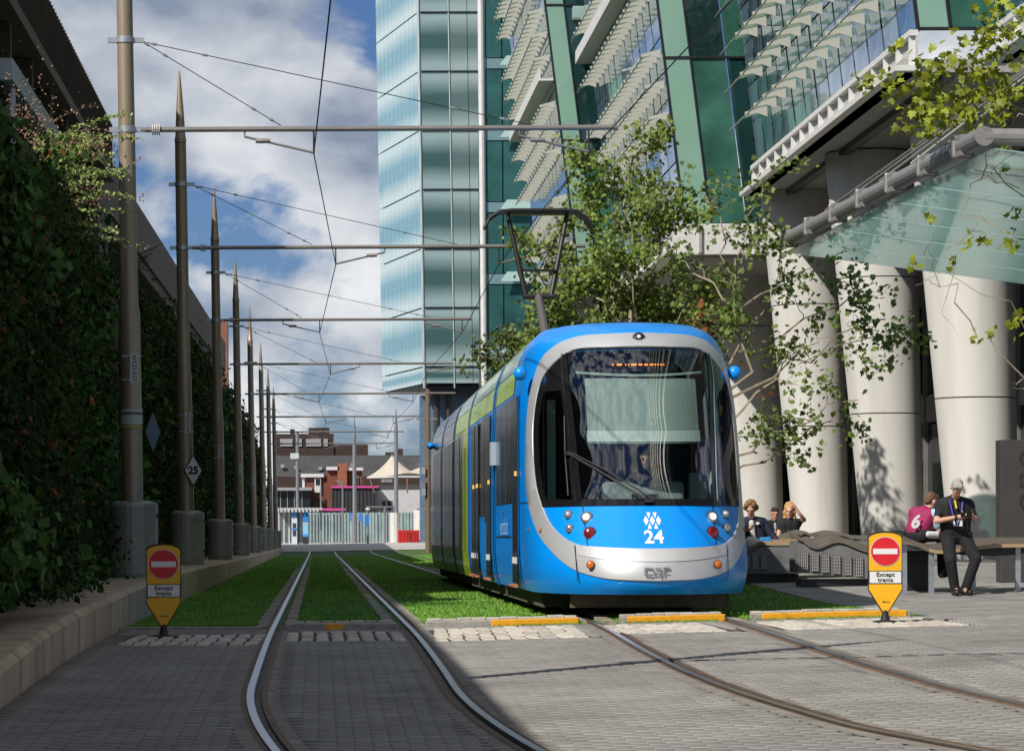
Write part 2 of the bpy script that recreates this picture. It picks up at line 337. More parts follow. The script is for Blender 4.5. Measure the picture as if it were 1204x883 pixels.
# ------------------------------------------------------------------ end-of-turf upstands and sett strips
M_ups = mat('upstand_stone', (0.33, 0.31, 0.28), 0.8, var=0.2, vscale=4, bump=0.3, dirt=0.45)
def upstand(x0, x1, y, label, yel=None, dz=0.0, skew=0.0):
    t = thing('turf_edge_block', label, 'kerb', (x0, y, gz(x0, y)))
    f = lambda x: y + skew * (x - x0)
    z0, z1 = gz(x0, y), gz(x1, y)
    def slab(a, b, yo0, yo1, za, zb, nm, m):
        mb = MB(); A, B_ = gz(a, y), gz(b, y)
        mb.add([(a, f(a) + yo0, A + za), (b, f(b) + yo0, B_ + za), (b, f(b) + yo1, B_ + za), (a, f(a) + yo1, A + za), (a, f(a) + yo0, A + zb), (b, f(b) + yo0, B_ + zb), (b, f(b) + yo1, B_ + zb), (a, f(a) + yo1, A + zb)],
               [(0, 3, 2, 1), (4, 5, 6, 7), (0, 1, 5, 4), (1, 2, 6, 5), (2, 3, 7, 6), (3, 0, 4, 7)])
        return bevel(mb.build(nm, m, t), .008)
    slab(x0, x1, 0, .34, -.12, .075, 'block', M_ups)
    if yel: slab(yel[0], yel[1], -.012, 0.10, -.01, .079, 'yellow_strip', M_yel)
    q = x0 + .03
    while q < x1 - .1:                          # a row of small setts on the turf side
        L = random.uniform(.13, .19); slab(q, min(q + L - .012, x1), .36, .62, -.1, .088 + random.uniform(0, .012), 'edge_sett', M_sett); q += L
    return t
upstand(-.34, .84, 32.6, 'dark stone upstand between the rails with worn orange patch', (.08, .26))
upstand(1.16, 2.83, 33.0, 'stone upstand half painted yellow beside the tram rail', (1.87, 2.82), skew=.10)
upstand(3.28, 4.42, 33.1, 'yellow faced upstand between the rails in front of the tram', (3.34, 4.41), skew=.10)
upstand(4.72, 6.42, 33.1, 'long yellow faced upstand beside the right-hand sign', (4.80, 6.38), skew=.06)
t = thing('turf_edge_kerb', 'thin stone kerb ending the turf beside the left-hand sign', 'kerb', (-1.3, 32.9, 0))
x = -2.1
while x < -.62:
    L = random.uniform(.28, .36); MB().box(x, min(x + L - .012, -.62), 32.75, 32.98, -.1, .035).build('kerb_stone', M_ups, t); x += L
ss = tag(bpy.data.objects.new('sett_strip', None), kind='structure'); COL.objects.link(ss)
SM = []
for k in range(5):                             # five worn sett shapes, shared by all setts
    mb = MB(); j = lambda a: random.uniform(-a, a); hw, hl = .062, .375
    lo = [(-hw + j(.006), -hl + j(.02)), (hw + j(.006), -hl + j(.02)), (hw + j(.006), hl + j(.02)), (-hw + j(.006), hl + j(.02))]
    mb.add([(a, b, -.08) for a, b in lo] + [(a, b, 0) for a, b in lo] + [(a * .8, b * .95, .016 + j(.005)) for a, b in lo] + [(0, 0, .024)],
           [(0, 1, 5, 4), (1, 2, 6, 5), (2, 3, 7, 6), (3, 0, 4, 7), (4, 5, 9, 8), (5, 6, 10, 9), (6, 7, 11, 10), (7, 4, 8, 11), (8, 9, 12), (9, 10, 12), (10, 11, 12), (11, 8, 12)])
    SM.append(mb.mesh('sett'))
SR = []
def setts(x0, x1, y0, rows, skew=0.0, drift=0.0):
    SR.append((x0, x1, y0, rows, skew)); bed = MB()
    bed.grid(lambda u, v: (lambda x, yv: (x, yv, gz(x, yv) + .002))(x0 - .01 + (x1 - x0 + .03) * u, y0 - .03 + skew * (x1 - x0) * u + (rows * .82 + .06) * v), 4, 4)
    bed.build('mortar_bed', mat('sett_joint', (.045, .04, .033), .95, var=.3, vscale=9), ss, fix=False)
    for r_ in range(rows):
        x = x0 + .07 + drift * r_
        while x < x1 + drift * r_:
            yv = y0 + .41 + r_ * .82 + skew * (x - x0) + random.uniform(-.03, .03)
            o = link('sett', random.choice(SM), M_sett, ss); o.location = (x, yv, gz(x, yv) + random.uniform(-.002, .006)); o.rotation_euler = (random.uniform(-.01, .01), random.uniform(-.05, .05), random.uniform(-.02, .02)); x += .15
setts(-1.9, -.62, 28.6, 3, drift=.02); setts(-.33, .84, 29.4, 3); setts(1.12, 2.62, 29.2, 4, .12, .03); setts(2.98, 4.1, 29.9, 3, .1); setts(4.62, 6.45, 30.0, 3, .02)
# ------------------------------------------------------------------ block pavers in the foreground
def rails_near(x, y):
    return any(abs(x - rail_x(c, sg, y)) < 0.185 for c in (cL, cR) for sg in (-1, 1))
PV = []; pw, pd = .21, .105
rowy = np.arange(15.2, 33.0, pd); cand = []
for i, y in enumerate(rowy):
    yc_ = y + pd / 2; off = (i % 2) * pw / 2
    x0, x1 = -2.1, min(10.5, 1.2 + 0.245 * y + 2.2)
    for x in np.arange(x0 + off, x1, pw):
        xc = x + pw / 2
        if rails_near(xc, yc_): continue
        if any(a - .1 < xc < b + .08 and y_ + k_ * (xc - a) - .06 < yc_ < y_ + k_ * (xc - a) + n_ * .82 + .08 for a, b, y_, n_, k_ in SR): continue
        cand.append((xc, yc_))
cand = np.array(cand)
px_ = 374 + FPX * cand[:, 0] / cand[:, 1]
vis = (px_ > 0) & (px_ < 1204)
order = np.argsort(np.where(vis, cand[:, 1], 1e3)); first = set(order[:300].tolist())
pvs = tag(bpy.data.objects.new('block_paving', None), kind='structure'); COL.objects.link(pvs)
def paver_verts(hx, hy): 
    c_ = .006; return [(-hx, -hy, -.05), (hx, -hy, -.05), (hx, hy, -.05), (-hx, hy, -.05), (-hx, -hy, -.004), (hx, -hy, -.004), (hx, hy, -.004), (-hx, hy, -.004), (-hx + c_, -hy + c_, 0), (hx - c_, -hy + c_, 0), (hx - c_, hy - c_, 0), (-hx + c_, hy - c_, 0)]
PF = [(8, 9, 10, 11), (0, 1, 5, 4), (1, 2, 6, 5), (2, 3, 7, 6), (3, 0, 4, 7), (4, 5, 9, 8), (5, 6, 10, 9), (6, 7, 11, 10), (7, 4, 8, 11)]
pm = bpy.data.meshes.new('paver'); pm.from_pydata(paver_verts(.1015, .049), [], PF)
base = np.array(paver_verts(.1015, .049)); VV = []; FF = []; nb = 0
for i, (x, y) in enumerate(cand):
    z = gz(x, y) + .012 + random.uniform(-.0012, .0012)
    if i in first:
        o = link('paver', pm, M_paver, pvs); o.location = (x, y, z); o.rotation_euler = (random.uniform(-.004, .004), random.uniform(-.004, .004), random.uniform(-.006, .006))
    else:
        v = base + np.array([x, y, z]); v[:, 2] += (base[:, 0] * random.uniform(-.005, .005)); VV.append(v); FF += [[q + nb for q in f] for f in PF]; nb += 12
tag(np_mesh('paver_field', np.concatenate(VV), FF, M_paver, pvs), kind='stuff')
M_bed = mat('paver_bed', (0.14, 0.13, 0.115), .9, var=.25, vscale=3)
bed = strip([-2.12, -1, 0, 1, 2, 3, 4, 5, 6, 7, 8, 9, 10], np.arange(14, 33.2, .6), -.006).build('paver_joints', M_bed, pvs, fix=False)
# ================================================================== TRAM
TX = 3.75
zc = [.27, .45, .6, .8, 1.0, 1.33, 2.2, 3.16, 3.30, 3.42, 3.50, 3.56, 3.60]
yc = [34.1, 33.95, 33.92, 34.02, 34.2, 34.5, 34.98, 35.6, 35.75, 35.98, 36.3, 36.8, 37.6]
zw = [.27, .5, .75, .95, 1.2, 2.1, 2.3, 2.7, 3.0, 3.2, 3.35, 3.47, 3.55, 3.60]
ww = [q * .972 for q in (1.23, 1.292, 1.318, 1.325, 1.325, 1.325, 1.325, 1.315, 1.28, 1.235, 1.17, 1.06, .93, .62)]; HW = 1.325 * .972
fyc, fww = spl(zc, yc), spl(zw, ww); PW = 2.3
def NS(th, z, off=0.0):                        # cab surface: angle round the nose (deg), height
    def pt(th, z):
        Y, W = fyc(z), fww(z); D = 2.4 * W / HW; a = min(abs(th), 90) * math.pi / 180; sg = 1 if th >= 0 else -1
        x = W * math.sin(a) ** (2 / PW); y = Y + D * (1 - max(math.cos(a), 0) ** (2 / PW))
        if abs(th) > 90: y = Y + D + (abs(th) - 90) / 30
        return Vector((TX + sg * x, y, z))
    p = pt(th, z)
    if off:
        e1 = pt(th + 1, z) - pt(th - 1, z); e2 = pt(th, min(z + .01, 3.6)) - pt(th, max(z - .01, .27)); nrm = e1.cross(e2); nrm.normalize(); p = p + nrm * off
    return p
def SF(x, z, off=0.0):                         # cab surface from front-view coordinates
    W = fww(z); a = math.degrees(math.asin(min(1, (abs(x) / W) ** (PW / 2)))); return NS(a if x >= 0 else -a, z, off)
def polyf(pts):                                # smooth parametric curve through (th, z) points
    pts = np.array(pts, float); d = np.r_[0, np.cumsum(np.hypot(np.diff(pts[:, 0]) / 45, np.diff(pts[:, 1])))]; d /= d[-1]
    fa, fb = spl(d, pts[:, 0]), spl(d, pts[:, 1]); return lambda t: (fa(t), fb(t))
M_blue = mat('tram_blue', (0.0005, 0.27, 0.86), 0.34, coat=0.22, var=0.05, vscale=2, spec=.4, dirt=.10)
M_silver = mat('tram_silver', (0.56, 0.57, 0.58), 0.40, 0.45, var=0.05, vscale=3)
M_lime = mat('tram_lime', (0.44, 0.60, 0.02), 0.32, coat=0.6, var=0.06, vscale=2)
M_limel = mat('tram_roof_green', (0.38, 0.58, 0.05), 0.35, coat=0.5, var=0.08, vscale=2)
M_blk = mat('tram_black_gloss', (0.010, 0.010, 0.012), 0.10, spec=.4)
M_rub = mat('rubber', (0.014, 0.014, 0.015), 0.6)
M_tw = mat('tram_side_glass', (0.010, 0.011, 0.012), 0.12, spec=.35)
M_gw = glass('windscreen_glass', (0.66, 0.74, 0.72), 1.8)
M_gs = glass('cab_side_glass', (0.42, 0.52, 0.49), 1.6)
M_chrome = mat('chrome', (0.75, 0.75, 0.76), 0.18, 1.0, var=.05)
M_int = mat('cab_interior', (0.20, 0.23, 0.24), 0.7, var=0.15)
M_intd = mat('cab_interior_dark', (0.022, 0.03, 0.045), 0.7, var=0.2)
M_blind = mat('sun_blind', (0.38, 0.45, 0.42), 0.8, var=0.05, vscale=2)
M_white = mat('white_vinyl', (0.8, 0.8, 0.8), 0.45, var=.03)
M_uf = mat('underframe', (0.10, 0.085, 0.07), 0.8, var=0.3, vscale=4, bump=.2)
tram = thing('tram', 'modern blue and silver articulated tram numbered 24 on the grassed track', 'tram', (TX, 35, .06))

ring_out = [(0, 3.37), (-13, 3.362), (-36, 3.335), (-46, 3.28), (-59, 3.11), (-66, 2.83), (-72, 2.45), (-76, 1.99), (-78, 1.66), (-76, 1.39), (-68, 1.08), (-54, .80), (-42, .63), (-26, .53), (0, .49)]
ring_in = [(0, 3.19), (-13, 3.185), (-38, 3.15), (-48, 3.03), (-57, 2.85), (-62, 2.57), (-65.5, 2.28), (-66, 1.86), (-64, 1.57), (-60, 1.36), (-56, 1.20), (-46, 1.0), (-34, .89), (-18, .85), (0, .83)]
fo, fi = polyf(ring_out), polyf(ring_in)
def mir(p, s): return (p[0] * s, p[1])
# --- shell with the glazed opening left open
zs = list(np.linspace(.345, .6, 7)) + list(np.linspace(.65, 3.1, 40)) + [3.16, 3.2, 3.25, 3.3, 3.34, 3.38, 3.42, 3.46, 3.5, 3.53, 3.56, 3.58, 3.60]
ths = list(np.linspace(-90, 90, 121))
YB = 38.6                                      # cab shell meets the body here
opin = [fi(t)[0] for t in np.linspace(0, 1, 200)]; opz = [fi(t)[1] for t in np.linspace(0, 1, 200)]
def open_half(z):                              # half angle of the glazed opening at height z
    if z < 1.38 or z > 3.16: return -1
    best = [abs(a) for a, b in zip(opin, opz) if abs(b - z) < .035]; return (max(best) if best else 0) + 2
mb = MB(); cols = [-1] + list(range(len(ths))) + [-2]
def shell_pt(i, j):
    z = zs[j]
    if cols[i] == -1: p = NS(-90, z); return Vector((p.x, YB, z))
    if cols[i] == -2: p = NS(90, z); return Vector((p.x, YB, z))
    return NS(ths[cols[i]], z)
nu, nv = len(cols) - 1, len(zs) - 1
mb.grid(lambda u, v: shell_pt(round(u * nu), round(v * nv)), nu, nv,
        skip=lambda u, v: 0 < int(u * nu) < nu - 1 and abs((ths[int(u * nu) - 1] + ths[min(int(u * nu), len(ths) - 1)]) / 2) < open_half((zs[int(v * nv)] + zs[int(v * nv) + 1]) / 2))
mb.build('cab_shell', M_blue, tram, smooth=True)
def patch(name, fa, fb, m, off=.006, n=40, k=6, parent=None, thick=0.0, smooth=True):
    mb = MB()
    def g(u, v):
        a, b = fa(u), fb(u); return NS(a[0] + (b[0] - a[0]) * v, a[1] + (b[1] - a[1]) * v, off)
    mb.grid(g, n, k); return mb.build(name, m, parent or tram, smooth=smooth)
# silver frame: raised band all the way round, two mirrored halves
fr = None
for s in (1, -1):
    mb = MB()
    prof = [(0.0, .002), (.04, .016), (.5, .024), (.96, .016), (1.0, .002)]
    mb.grid(lambda u, v: (lambda a, b, q: NS(s * (a[0] + (b[0] - a[0]) * q[0]), a[1] + (b[1] - a[1]) * q[0], q[1]))(fo(u), fi(u), prof[round(v * 4)]), 90, 4)
    o = mb.build('silver_frame', M_silver, tram, smooth=True)
    patch('frame_seam', lambda t: mir((-38, .50 + .62 * t * .62), s), lambda t: mir((-37.4, .50 + .62 * t * .62), s), M_rub, .026, 6, 1, parent=o)
# lower bright facet of the bumper band
patch('bumper_facet', lambda t: ((t - .5) * 74, .84 + .09 * abs(t - .5) ** 2 * 4 * .55), lambda t: ((t - .5) * 74, .70 + .09 * abs(t - .5) ** 2 * 4 * .9), mat('tram_silver_light', (.60, .60, .60), .46, .5), .027, 40, 2)
# windscreen between the pillars
pil = [(-39.5, 3.17), (-38, 2.85), (-36, 2.57), (-34, 1.96), (-32.5, 1.39)]; fp = polyf(pil)
patch('windscreen', lambda t: fp(t), lambda t: mir(fp(t), -1), M_gw, .004, 40, 40)
# black pillars with bright edge, black corner glass, side cab windows
for s in (1, -1):
    wide = lambda t: (lambda p: (p[0] - 2.4, p[1]))(fp(t)); inn = lambda t: (lambda p: (p[0] + .9, p[1]))(fp(t))
    patch('pillar', lambda t: mir(wide(t), s), lambda t: mir(inn(t), s), M_blk, .012, 30, 3)
    patch('pillar_trim', lambda t: mir((wide(t)[0] - .5, wide(t)[1]), s), lambda t: mir((wide(t)[0] + .3, wide(t)[1]), s), M_chrome, .018, 30, 1)
    rim = polyf([q for q in ring_in if 1.36 <= q[1] <= 3.16]); 
    def edge_at(z): 
        c = [abs(a) for a, b in zip(opin, opz) if abs(b - z) < .03]; return -(max(c) if c else 39)
    zt = lambda t: 3.15 - t * .45
    patch('corner_glass', lambda t: mir((edge_at(zt(t)), zt(t)), s), lambda t: mir((wide(t * .28)[0], zt(t)), s), M_blk, .006, 12, 5)
    zt2 = lambda t: 2.70 - t * 1.34
    sw = patch('cab_side_window', lambda t: mir((edge_at(zt2(t)) + 4, zt2(t)), s), lambda t: mir((fp(min(1, (3.17 - zt2(t)) / 1.81))[0] - 4, zt2(t)), s), M_gs, .004, 20, 8)
    patch('window_seal', lambda t: mir((edge_at(zt2(t)) - .5, zt2(t)), s), lambda t: mir((edge_at(zt2(t)) + 5, zt2(t)), s), M_blk, .008, 20, 2, parent=sw)
    patch('window_seal', lambda t: mir((fp(min(1, (3.17 - zt2(t)) / 1.81))[0] - 5, zt2(t)), s), lambda t: mir((fp(min(1, (3.17 - zt2(t)) / 1.81))[0] - 2, zt2(t)), s), M_blk, .008, 20, 2, parent=sw)
    patch('window_trim', lambda t: mir((edge_at(zt2(t)) + 5.2, zt2(t)), s), lambda t: mir((edge_at(zt2(t)) + 6.0, zt2(t)), s), M_chrome, .010, 20, 1, parent=sw)
patch('windscreen_top_band', lambda t: ((t - .5) * 76, 3.19), lambda t: ((t - .5) * 76, 3.165), M_blk, .010, 30, 1)
patch('windscreen_bottom_band', lambda t: ((t - .5) * 122, 1.41 if abs(t - .5) < .3 else 1.41 + (abs(t - .5) - .3) * .1), lambda t: ((t - .5) * 120, 1.335), M_blk, .010, 40, 1)
# seams of the blue nose panel
for s in (1, -1):
    patch('panel_seam', lambda t: (s * (-32.2 + t * 1.0), 1.34 - t * .46), lambda t: (s * (-31.6 + t * 1.0), 1.34 - t * .46), M_rub, .004, 10, 1)
for s in (1, -1): patch('panel_seam', lambda t: (s * (-78 - t * 34), 1.405), lambda t: (s * (-78 - t * 34), 1.392), M_rub, .004, 10, 1)
# headlamps and small lamps
M_lens = mat('lamp_lens', (0.35, 0.36, 0.38), 0.08, 0.6, coat=.5); M_red = mat('lamp_red', (0.16, 0.008, 0.01), 0.12, coat=.6); M_amb = mat('lamp_amber', (0.55, 0.13, 0.01), 0.2, coat=.4)
M_on = mat('lamp_lit', (0.9, 0.88, 0.8), 0.2, emis=(1, .86, .62), estr=3.0)
def disc_on(name, th, z, r, m, parent, off=.006, dome=.012, n=18):
    if 20 < abs(th) < 50: off += .022
    c = NS(th, z, off); nrm = ((NS(th, z, off + .1) - c).normalized() + (Vector((0, -1.4, 0)) if abs(th) < 50 else Vector())).normalized(); u = nrm.cross(Vector((0, 0, 1))).normalized(); w = u.cross(nrm)
    mb = MB(); prof = [(0, dome), (.5, dome * .8), (.85, dome * .45), (1, 0), (.8, -.03)]
    vs = []; 
    for q, hgt in prof[1:]:
        for k in range(n): a = 2 * math.pi * k / n; vs.append(c + (u * math.cos(a) + w * math.sin(a)) * r * q + nrm * hgt)
    vs.append(c + nrm * dome); fs = []
    for j in range(len(prof) - 2):
        for k in range(n): fs.append((j * n + k, j * n + (k + 1) % n, (j + 1) * n + (k + 1) % n, (j + 1) * n + k))
    for k in range(n): fs.append((k, (k + 1) % n, len(vs) - 1))
    mb.add(vs, fs); return mb.build(name, m, parent, smooth=True)
for s in (1, -1):
    for nm, th, z, r, m, ir in (('indicator_lamp', -40, 1.235, .045, M_lens, .6), ('side_lamp', -40, 1.075, .045, M_lens, 0), ('headlamp', -29.5, 1.195, .062, M_lens, .62), ('tail_lamp', -28.5, 1.02, .064, M_red, .5), ('bumper_lamp', -29, .665, .042, M_amb, 0), ('marker_lamp', -62, 1.06, .026, M_amb, 0), ('marker_lamp', -79, 1.07, .024, M_lens, 0)):
        off = .030 if nm in ('bumper_lamp', 'marker_lamp') and th > -70 else .008
        o = disc_on('lamp_bezel', s * th, z, r * 1.18, M_rub, tram, off - .004, .004)
        l = disc_on(nm, s * th, z, r, m, o, off)
        if nm == 'headlamp': disc_on('lit_reflector', s * th, z, r * .62, M_on, o, off + .008)
        if nm == 'indicator_lamp': disc_on('lit_reflector', s * th, z, r * .55, mat('lamp_soft', (.7, .75, .85), .1, .4, coat=.5), o, off + .008)
o = disc_on('top_lamp_bezel', 0, 3.285, .075, M_rub, tram, .026, .006); disc_on('top_lamp', 0, 3.285, .055, mat('lamp_dark', (.05, .05, .06), .05, .5, coat=1), o, .034); disc_on('lit_reflector', 0, 3.285, .022, mat('lamp_bulb', (.7, .7, .75), .2), o, .046, .006)
# emblem, number, maker's mark
def on_nose(x0, z0, off): return lambda x, y, z: SF(x0 + x, z0 + y, off + max(0, z))
text_obj('fleet_number', '24', .20, M_white, tram, on_nose(0, .975, .006), bold=.005, sx=1.1)
lg = MB()
def flat(pts, off=.006): 
    b = len(lg.v); lg.v += [tuple(SF(a, b_, off)) for a, b_ in pts]; lg.f.append(tuple(range(b, b + len(pts))))
zL = 1.165; g_ = .008; hw, hh = .031, .093
for k in (-1, 0, 1): c_ = k * (2 * hw + g_); flat([(c_ - hw + .002, zL), (c_, zL - hh * .6), (c_ + hw - .002, zL), (c_, zL + hh * .6)])
for k in (-.5, .5):
    c_ = k * (2 * hw + g_); flat([(c_ - hw + .008, zL + hh), (c_, zL + .022), (c_ + hw - .008, zL + hh)]); flat([(c_ - hw + .008, zL - hh), (c_ + hw - .008, zL - hh), (c_, zL - .022)])
lg.build('diamond_emblem', M_white, tram, fix=False)
caf = MB(); M_caf = mat('badge_silver', (.42, .42, .425), .3, .85)
def bar(x0, x1, z0, z1): caf.grid(lambda u, v: SF(x0 + (x1 - x0) * u, z0 + (z1 - z0) * v, .034), 1, 1); 
zq = .60
for a, b, c, d in ((-.135, -.045, .022, .04), (-.135, -.115, -.03, .03), (-.135, -.045, -.045, -.025), (-.075, -.058, -.06, -.025), (-.02, .04, .02, .035), (-.04, -.022, -.045, .02), (-.03, .06, -.035, -.018), (.03, .048, -.06, .035), (.07, .088, -.05, .04), (.08, .145, .022, .04), (.08, .13, -.015, .0)):
    caf.grid(lambda u, v: SF(a + (b - a) * u, zq + c + (d - c) * v, .031), 1, 1)
caf.build('maker_badge', M_caf, tram)
# wiper
wp = MB(); wp.tube([SF(-.82, 1.93, .05), SF(-.45, 1.66, .06), SF(-.05, 1.38, .05)], .014, 6); wp.tube([SF(-.78, 1.93, .07), SF(-.40, 1.68, .08), SF(.02, 1.38, .06)], .010, 6); wp.cbox(SF(-.02, 1.375, .04), (.10, .05, .05)); wp.cbox(SF(-.84, 1.94, .05), (.07, .03, .05))
wi = wp.build('wiper', M_rub, tram); MB().tube([SF(-.86, 2.38, .035), SF(-.87, 1.95, .035), SF(-.86, 1.45, .035)], .010, 6).build('wiper_blade', M_rub, wi)
# camera bulbs each side
for s in (-1, 1):
    b = MB(); c = Vector((TX + s * (1.325 if s < 0 else 1.235), 36.6, 2.94)); b.lathe([(0.001, .083), (.042, .075), (.07, .046), (.083, 0), (.07, -.046), (.042, -.075), (.001, -.083)], c, 14); b.tube([c, c + Vector((-s * .045, 0, -.01))], .04, 8); o = b.build('camera_housing', M_blue, tram, smooth=True)
# --- interior of the cab: what shows through the screen
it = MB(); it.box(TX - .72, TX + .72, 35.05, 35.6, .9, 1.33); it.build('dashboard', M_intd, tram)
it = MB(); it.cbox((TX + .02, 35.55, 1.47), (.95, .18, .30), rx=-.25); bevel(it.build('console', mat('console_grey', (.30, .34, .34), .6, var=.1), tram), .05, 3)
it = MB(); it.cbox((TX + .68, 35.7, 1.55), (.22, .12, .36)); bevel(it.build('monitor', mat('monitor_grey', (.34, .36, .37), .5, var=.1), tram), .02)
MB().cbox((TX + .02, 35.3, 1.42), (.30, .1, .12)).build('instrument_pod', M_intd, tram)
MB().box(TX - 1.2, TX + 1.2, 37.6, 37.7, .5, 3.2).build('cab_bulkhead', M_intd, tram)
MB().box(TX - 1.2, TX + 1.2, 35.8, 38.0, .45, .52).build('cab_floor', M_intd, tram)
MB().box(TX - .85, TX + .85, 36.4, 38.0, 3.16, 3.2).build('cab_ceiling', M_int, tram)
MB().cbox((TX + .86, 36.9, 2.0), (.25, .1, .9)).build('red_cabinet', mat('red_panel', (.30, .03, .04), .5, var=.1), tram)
bl = MB(); bl.grid(lambda u, v: (lambda x, z: SF(x, z, -.10))((-.70 + 1.42 * u), 2.88 - .78 * v), 20, 10); bo = bl.build('sun_blind', M_blind, tram)
MB().grid(lambda u, v: SF(-.70 + 1.42 * u, 2.115 + .13 * v, -.088), 20, 2).build('blind_bar', mat('blind_bar', (.66, .72, .70), .6), bo)
MB().grid(lambda u, v: SF(-.78 + 1.58 * u, 2.93 + .03 * v - .05 * (1 - abs(2 * u - 1) ** 2), -.07), 24, 1).build('blind_rail', M_blind, bo)
dm = MB(); dm.grid(lambda u, v: SF(-.5 + 1.0 * u, 2.98 + .17 * v, -.12), 10, 2); ds = dm.build('destination_display', M_blk, tram)
M_led = mat('led_orange', (.9, .25, .03), .5, emis=(1, .27, .04), estr=2.2); ld = MB()
for a, b in ((.18, .2), (.235, .29), (.325, .338), (.358, .37), (.39, .45), (.47, .51), (.53, .57), (.59, .63), (.645, .66), (.675, .69), (.71, .725), (.74, .755)):
    x0, x1 = -.56 + a * 1.15, -.56 + b * 1.15; MB().grid(lambda u, v: SF(x0 + (x1 - x0) * u, 3.045 + .022 * v, -.105), 1, 1).build('led_segment', M_led, ds)
for s_ in (-1, 1): MB().box(TX + s_ * .97 - .05, TX + s_ * .97 + .05, 36.45, 36.55, 1.2, 2.62).build('cab_post', mat('cab_post_pale', (.70, .80, .72), .6), tram)
MB().tube([(TX + .3, 36.2, 1.1), (TX + .3, 36.2, 1.65)], .2, 10).build('driver_seat', M_intd, tram)
# --- body: modules with roofs, windows and doors on both sides
SEC = [(a * .972, b) for a, b in [(1.26, .34), (1.30, .50), (1.325, .8), (1.325, 2.3), (1.318, 2.72), (1.285, 3.0), (1.235, 3.2), (1.17, 3.35), (1.06, 3.47), (.93, 3.55), (.62, 3.595), (0, 3.60)]]
def fsec(z): return float(np.interp(z, [q[1] for q in SEC], [q[0] for q in SEC]))
def side_panel(name, y0, y1, z0, z1, m, off, parent=None, sides=(-1, 1), th=.0):
    out = []
    for s in sides:
        zz_ = sorted(set([z0, z1] + [q[1] for q in SEC if z0 < q[1] < z1])); mb = MB(); n = len(zz_) - 1
        mb.grid(lambda u, v: (TX + s * (fsec(zz_[round(v * n)]) + off), y0 + (y1 - y0) * u, zz_[round(v * n)]), 1, n); out.append(mb.build(name, m, parent or tram))
    return out
YE = 66.6
def module(y0, y1, m_low, name='module_body'):
    full = [(-w, z) for w, z in SEC[:-1]] + [(0, 3.60)] + [(w, z) for w, z in reversed(SEC[:-1])]; n = len(full) - 1
    mb = MB(); mb.grid(lambda u, v: (TX + full[round(v * n)][0], y0 + (y1 - y0) * u, full[round(v * n)][1]), 1, n); return mb.build(name, m_low, tram)
for a, b, m in ((YB, 42.6, M_blue), (43.1, 49.9, M_blue), (50.3, 55.2, M_lime), (55.8, 60.6, M_blk), (61.1, YE, M_blk)): module(a, b, m)  # the two rear modules are black: building shade put into their paint
M_bel = mat('bellows', (.02, .02, .022), .85, var=.2)
for a, b in ((42.6, 43.1), (49.9, 50.3), (55.2, 55.8), (60.6, 61.1)):
    full = [(-w * .965, z) for w, z in SEC[:-1]] + [(0, 3.56)] + [(w * .965, z) for w, z in reversed(SEC[:-1])]; n = len(full) - 1
    mb = MB(); mb.grid(lambda u, v: (TX + full[round(v * n)][0] * (1 - .02 * (round(u * 8) % 2)), a + (b - a) * u, full[round(v * n)][1]), 8, n); mb.build('bellows', M_bel, tram)
    side_panel('joint_cover', a - .1, a + .12, .32, 3.4, M_blue, .012)
# cantrail band, light green front half, glassy rear half darkened for the shade it stands in
for a, b, m in ((YB + .02, 42.5, M_limel), (43.25, 49.8, M_limel), (50.4, 55.1, M_limel), (55.9, 60.5, M_tw), (61.2, YE - .1, M_tw)):
    c0, c1 = (a, b)
    side_panel('cantrail_panel', c0, c1, 2.78, 3.09, m, .006); side_panel('roof_panel', c0, c1, 3.105, 3.5, m if m is M_tw else mat('tram_roof_pale', (.40, .55, .22), .3, coat=.8), .006)
    k = c0 + 1.6
    while k < c1 - .5: side_panel('panel_gap', k, k + .02, 2.78, 3.5, M_rub, .009); k += 1.7
def window(y0, y1, z0, z1): side_panel('side_window', y0, y1, z0, z1, M_tw, .006)
def door(y0, y1, full=True):
    for s in (-1, 1):
        x = TX + s * (HW + .006); mb = MB(); mb.box(min(x, x + s * .014), max(x, x + s * .014), y0, y1, .42, 2.72); d = mb.build('door_leaf', M_tw, tram)
        q = x + s * .016
        MB().box(min(q, q + s * .006), max(q, q + s * .006), y0 + .06, y1 - .06, .66, .74).build('kick_mark', M_white, d)
        MB().box(min(q, q + s * .02), max(q, q + s * .02), y0 + .1, y0 + .22, 1.74, 1.80).build('door_button', mat('button_amber', (.8, .5, .12), .4, emis=(1, .6, .15), estr=.35), d)
        MB().box(min(x, x + s * .06), max(x, x + s * .06), y0 + .05, y1 - .05, .375, .405).build('door_step', mat('step_orange', (.55, .17, .04), .5), d)
door(37.55, 38.5); side_panel('door_surround', 37.4, 37.55, .35, 2.76, M_blue, .012); side_panel('door_surround', 38.5, 38.65, .35, 2.76, M_blue, .012)
window(38.8, 42.2, 1.42, 2.74); 
for yv in (40.0, 41.2): side_panel('window_bar', yv, yv + .07, 1.42, 2.74, M_blue, .01)
for y0, y1 in ((43.5, 44.5), (44.7, 45.2), (46.7, 47.6), (47.8, 48.8)): door(y0, y1) if y1 - y0 > .8 else window(y0, y1, 1.2, 2.74)
window(45.3, 46.6, 1.3, 2.74)
side_panel('skirt_line', 38.9, 42.2, .985, 1.0, M_rub, .008)
window(53.2, 55.0, .6, 2.74); side_panel('green_hatch', 51.2, 52.4, .75, 2.5, mat('tram_lime_dark', (.26, .40, .02), .35, coat=.5), .007)
for a, b in ((56.0, 60.4), (61.3, 66.0)):
    k = a
    while k < b - .6: window(k, min(k + 1.3, b), .62, 2.74); k += 1.42
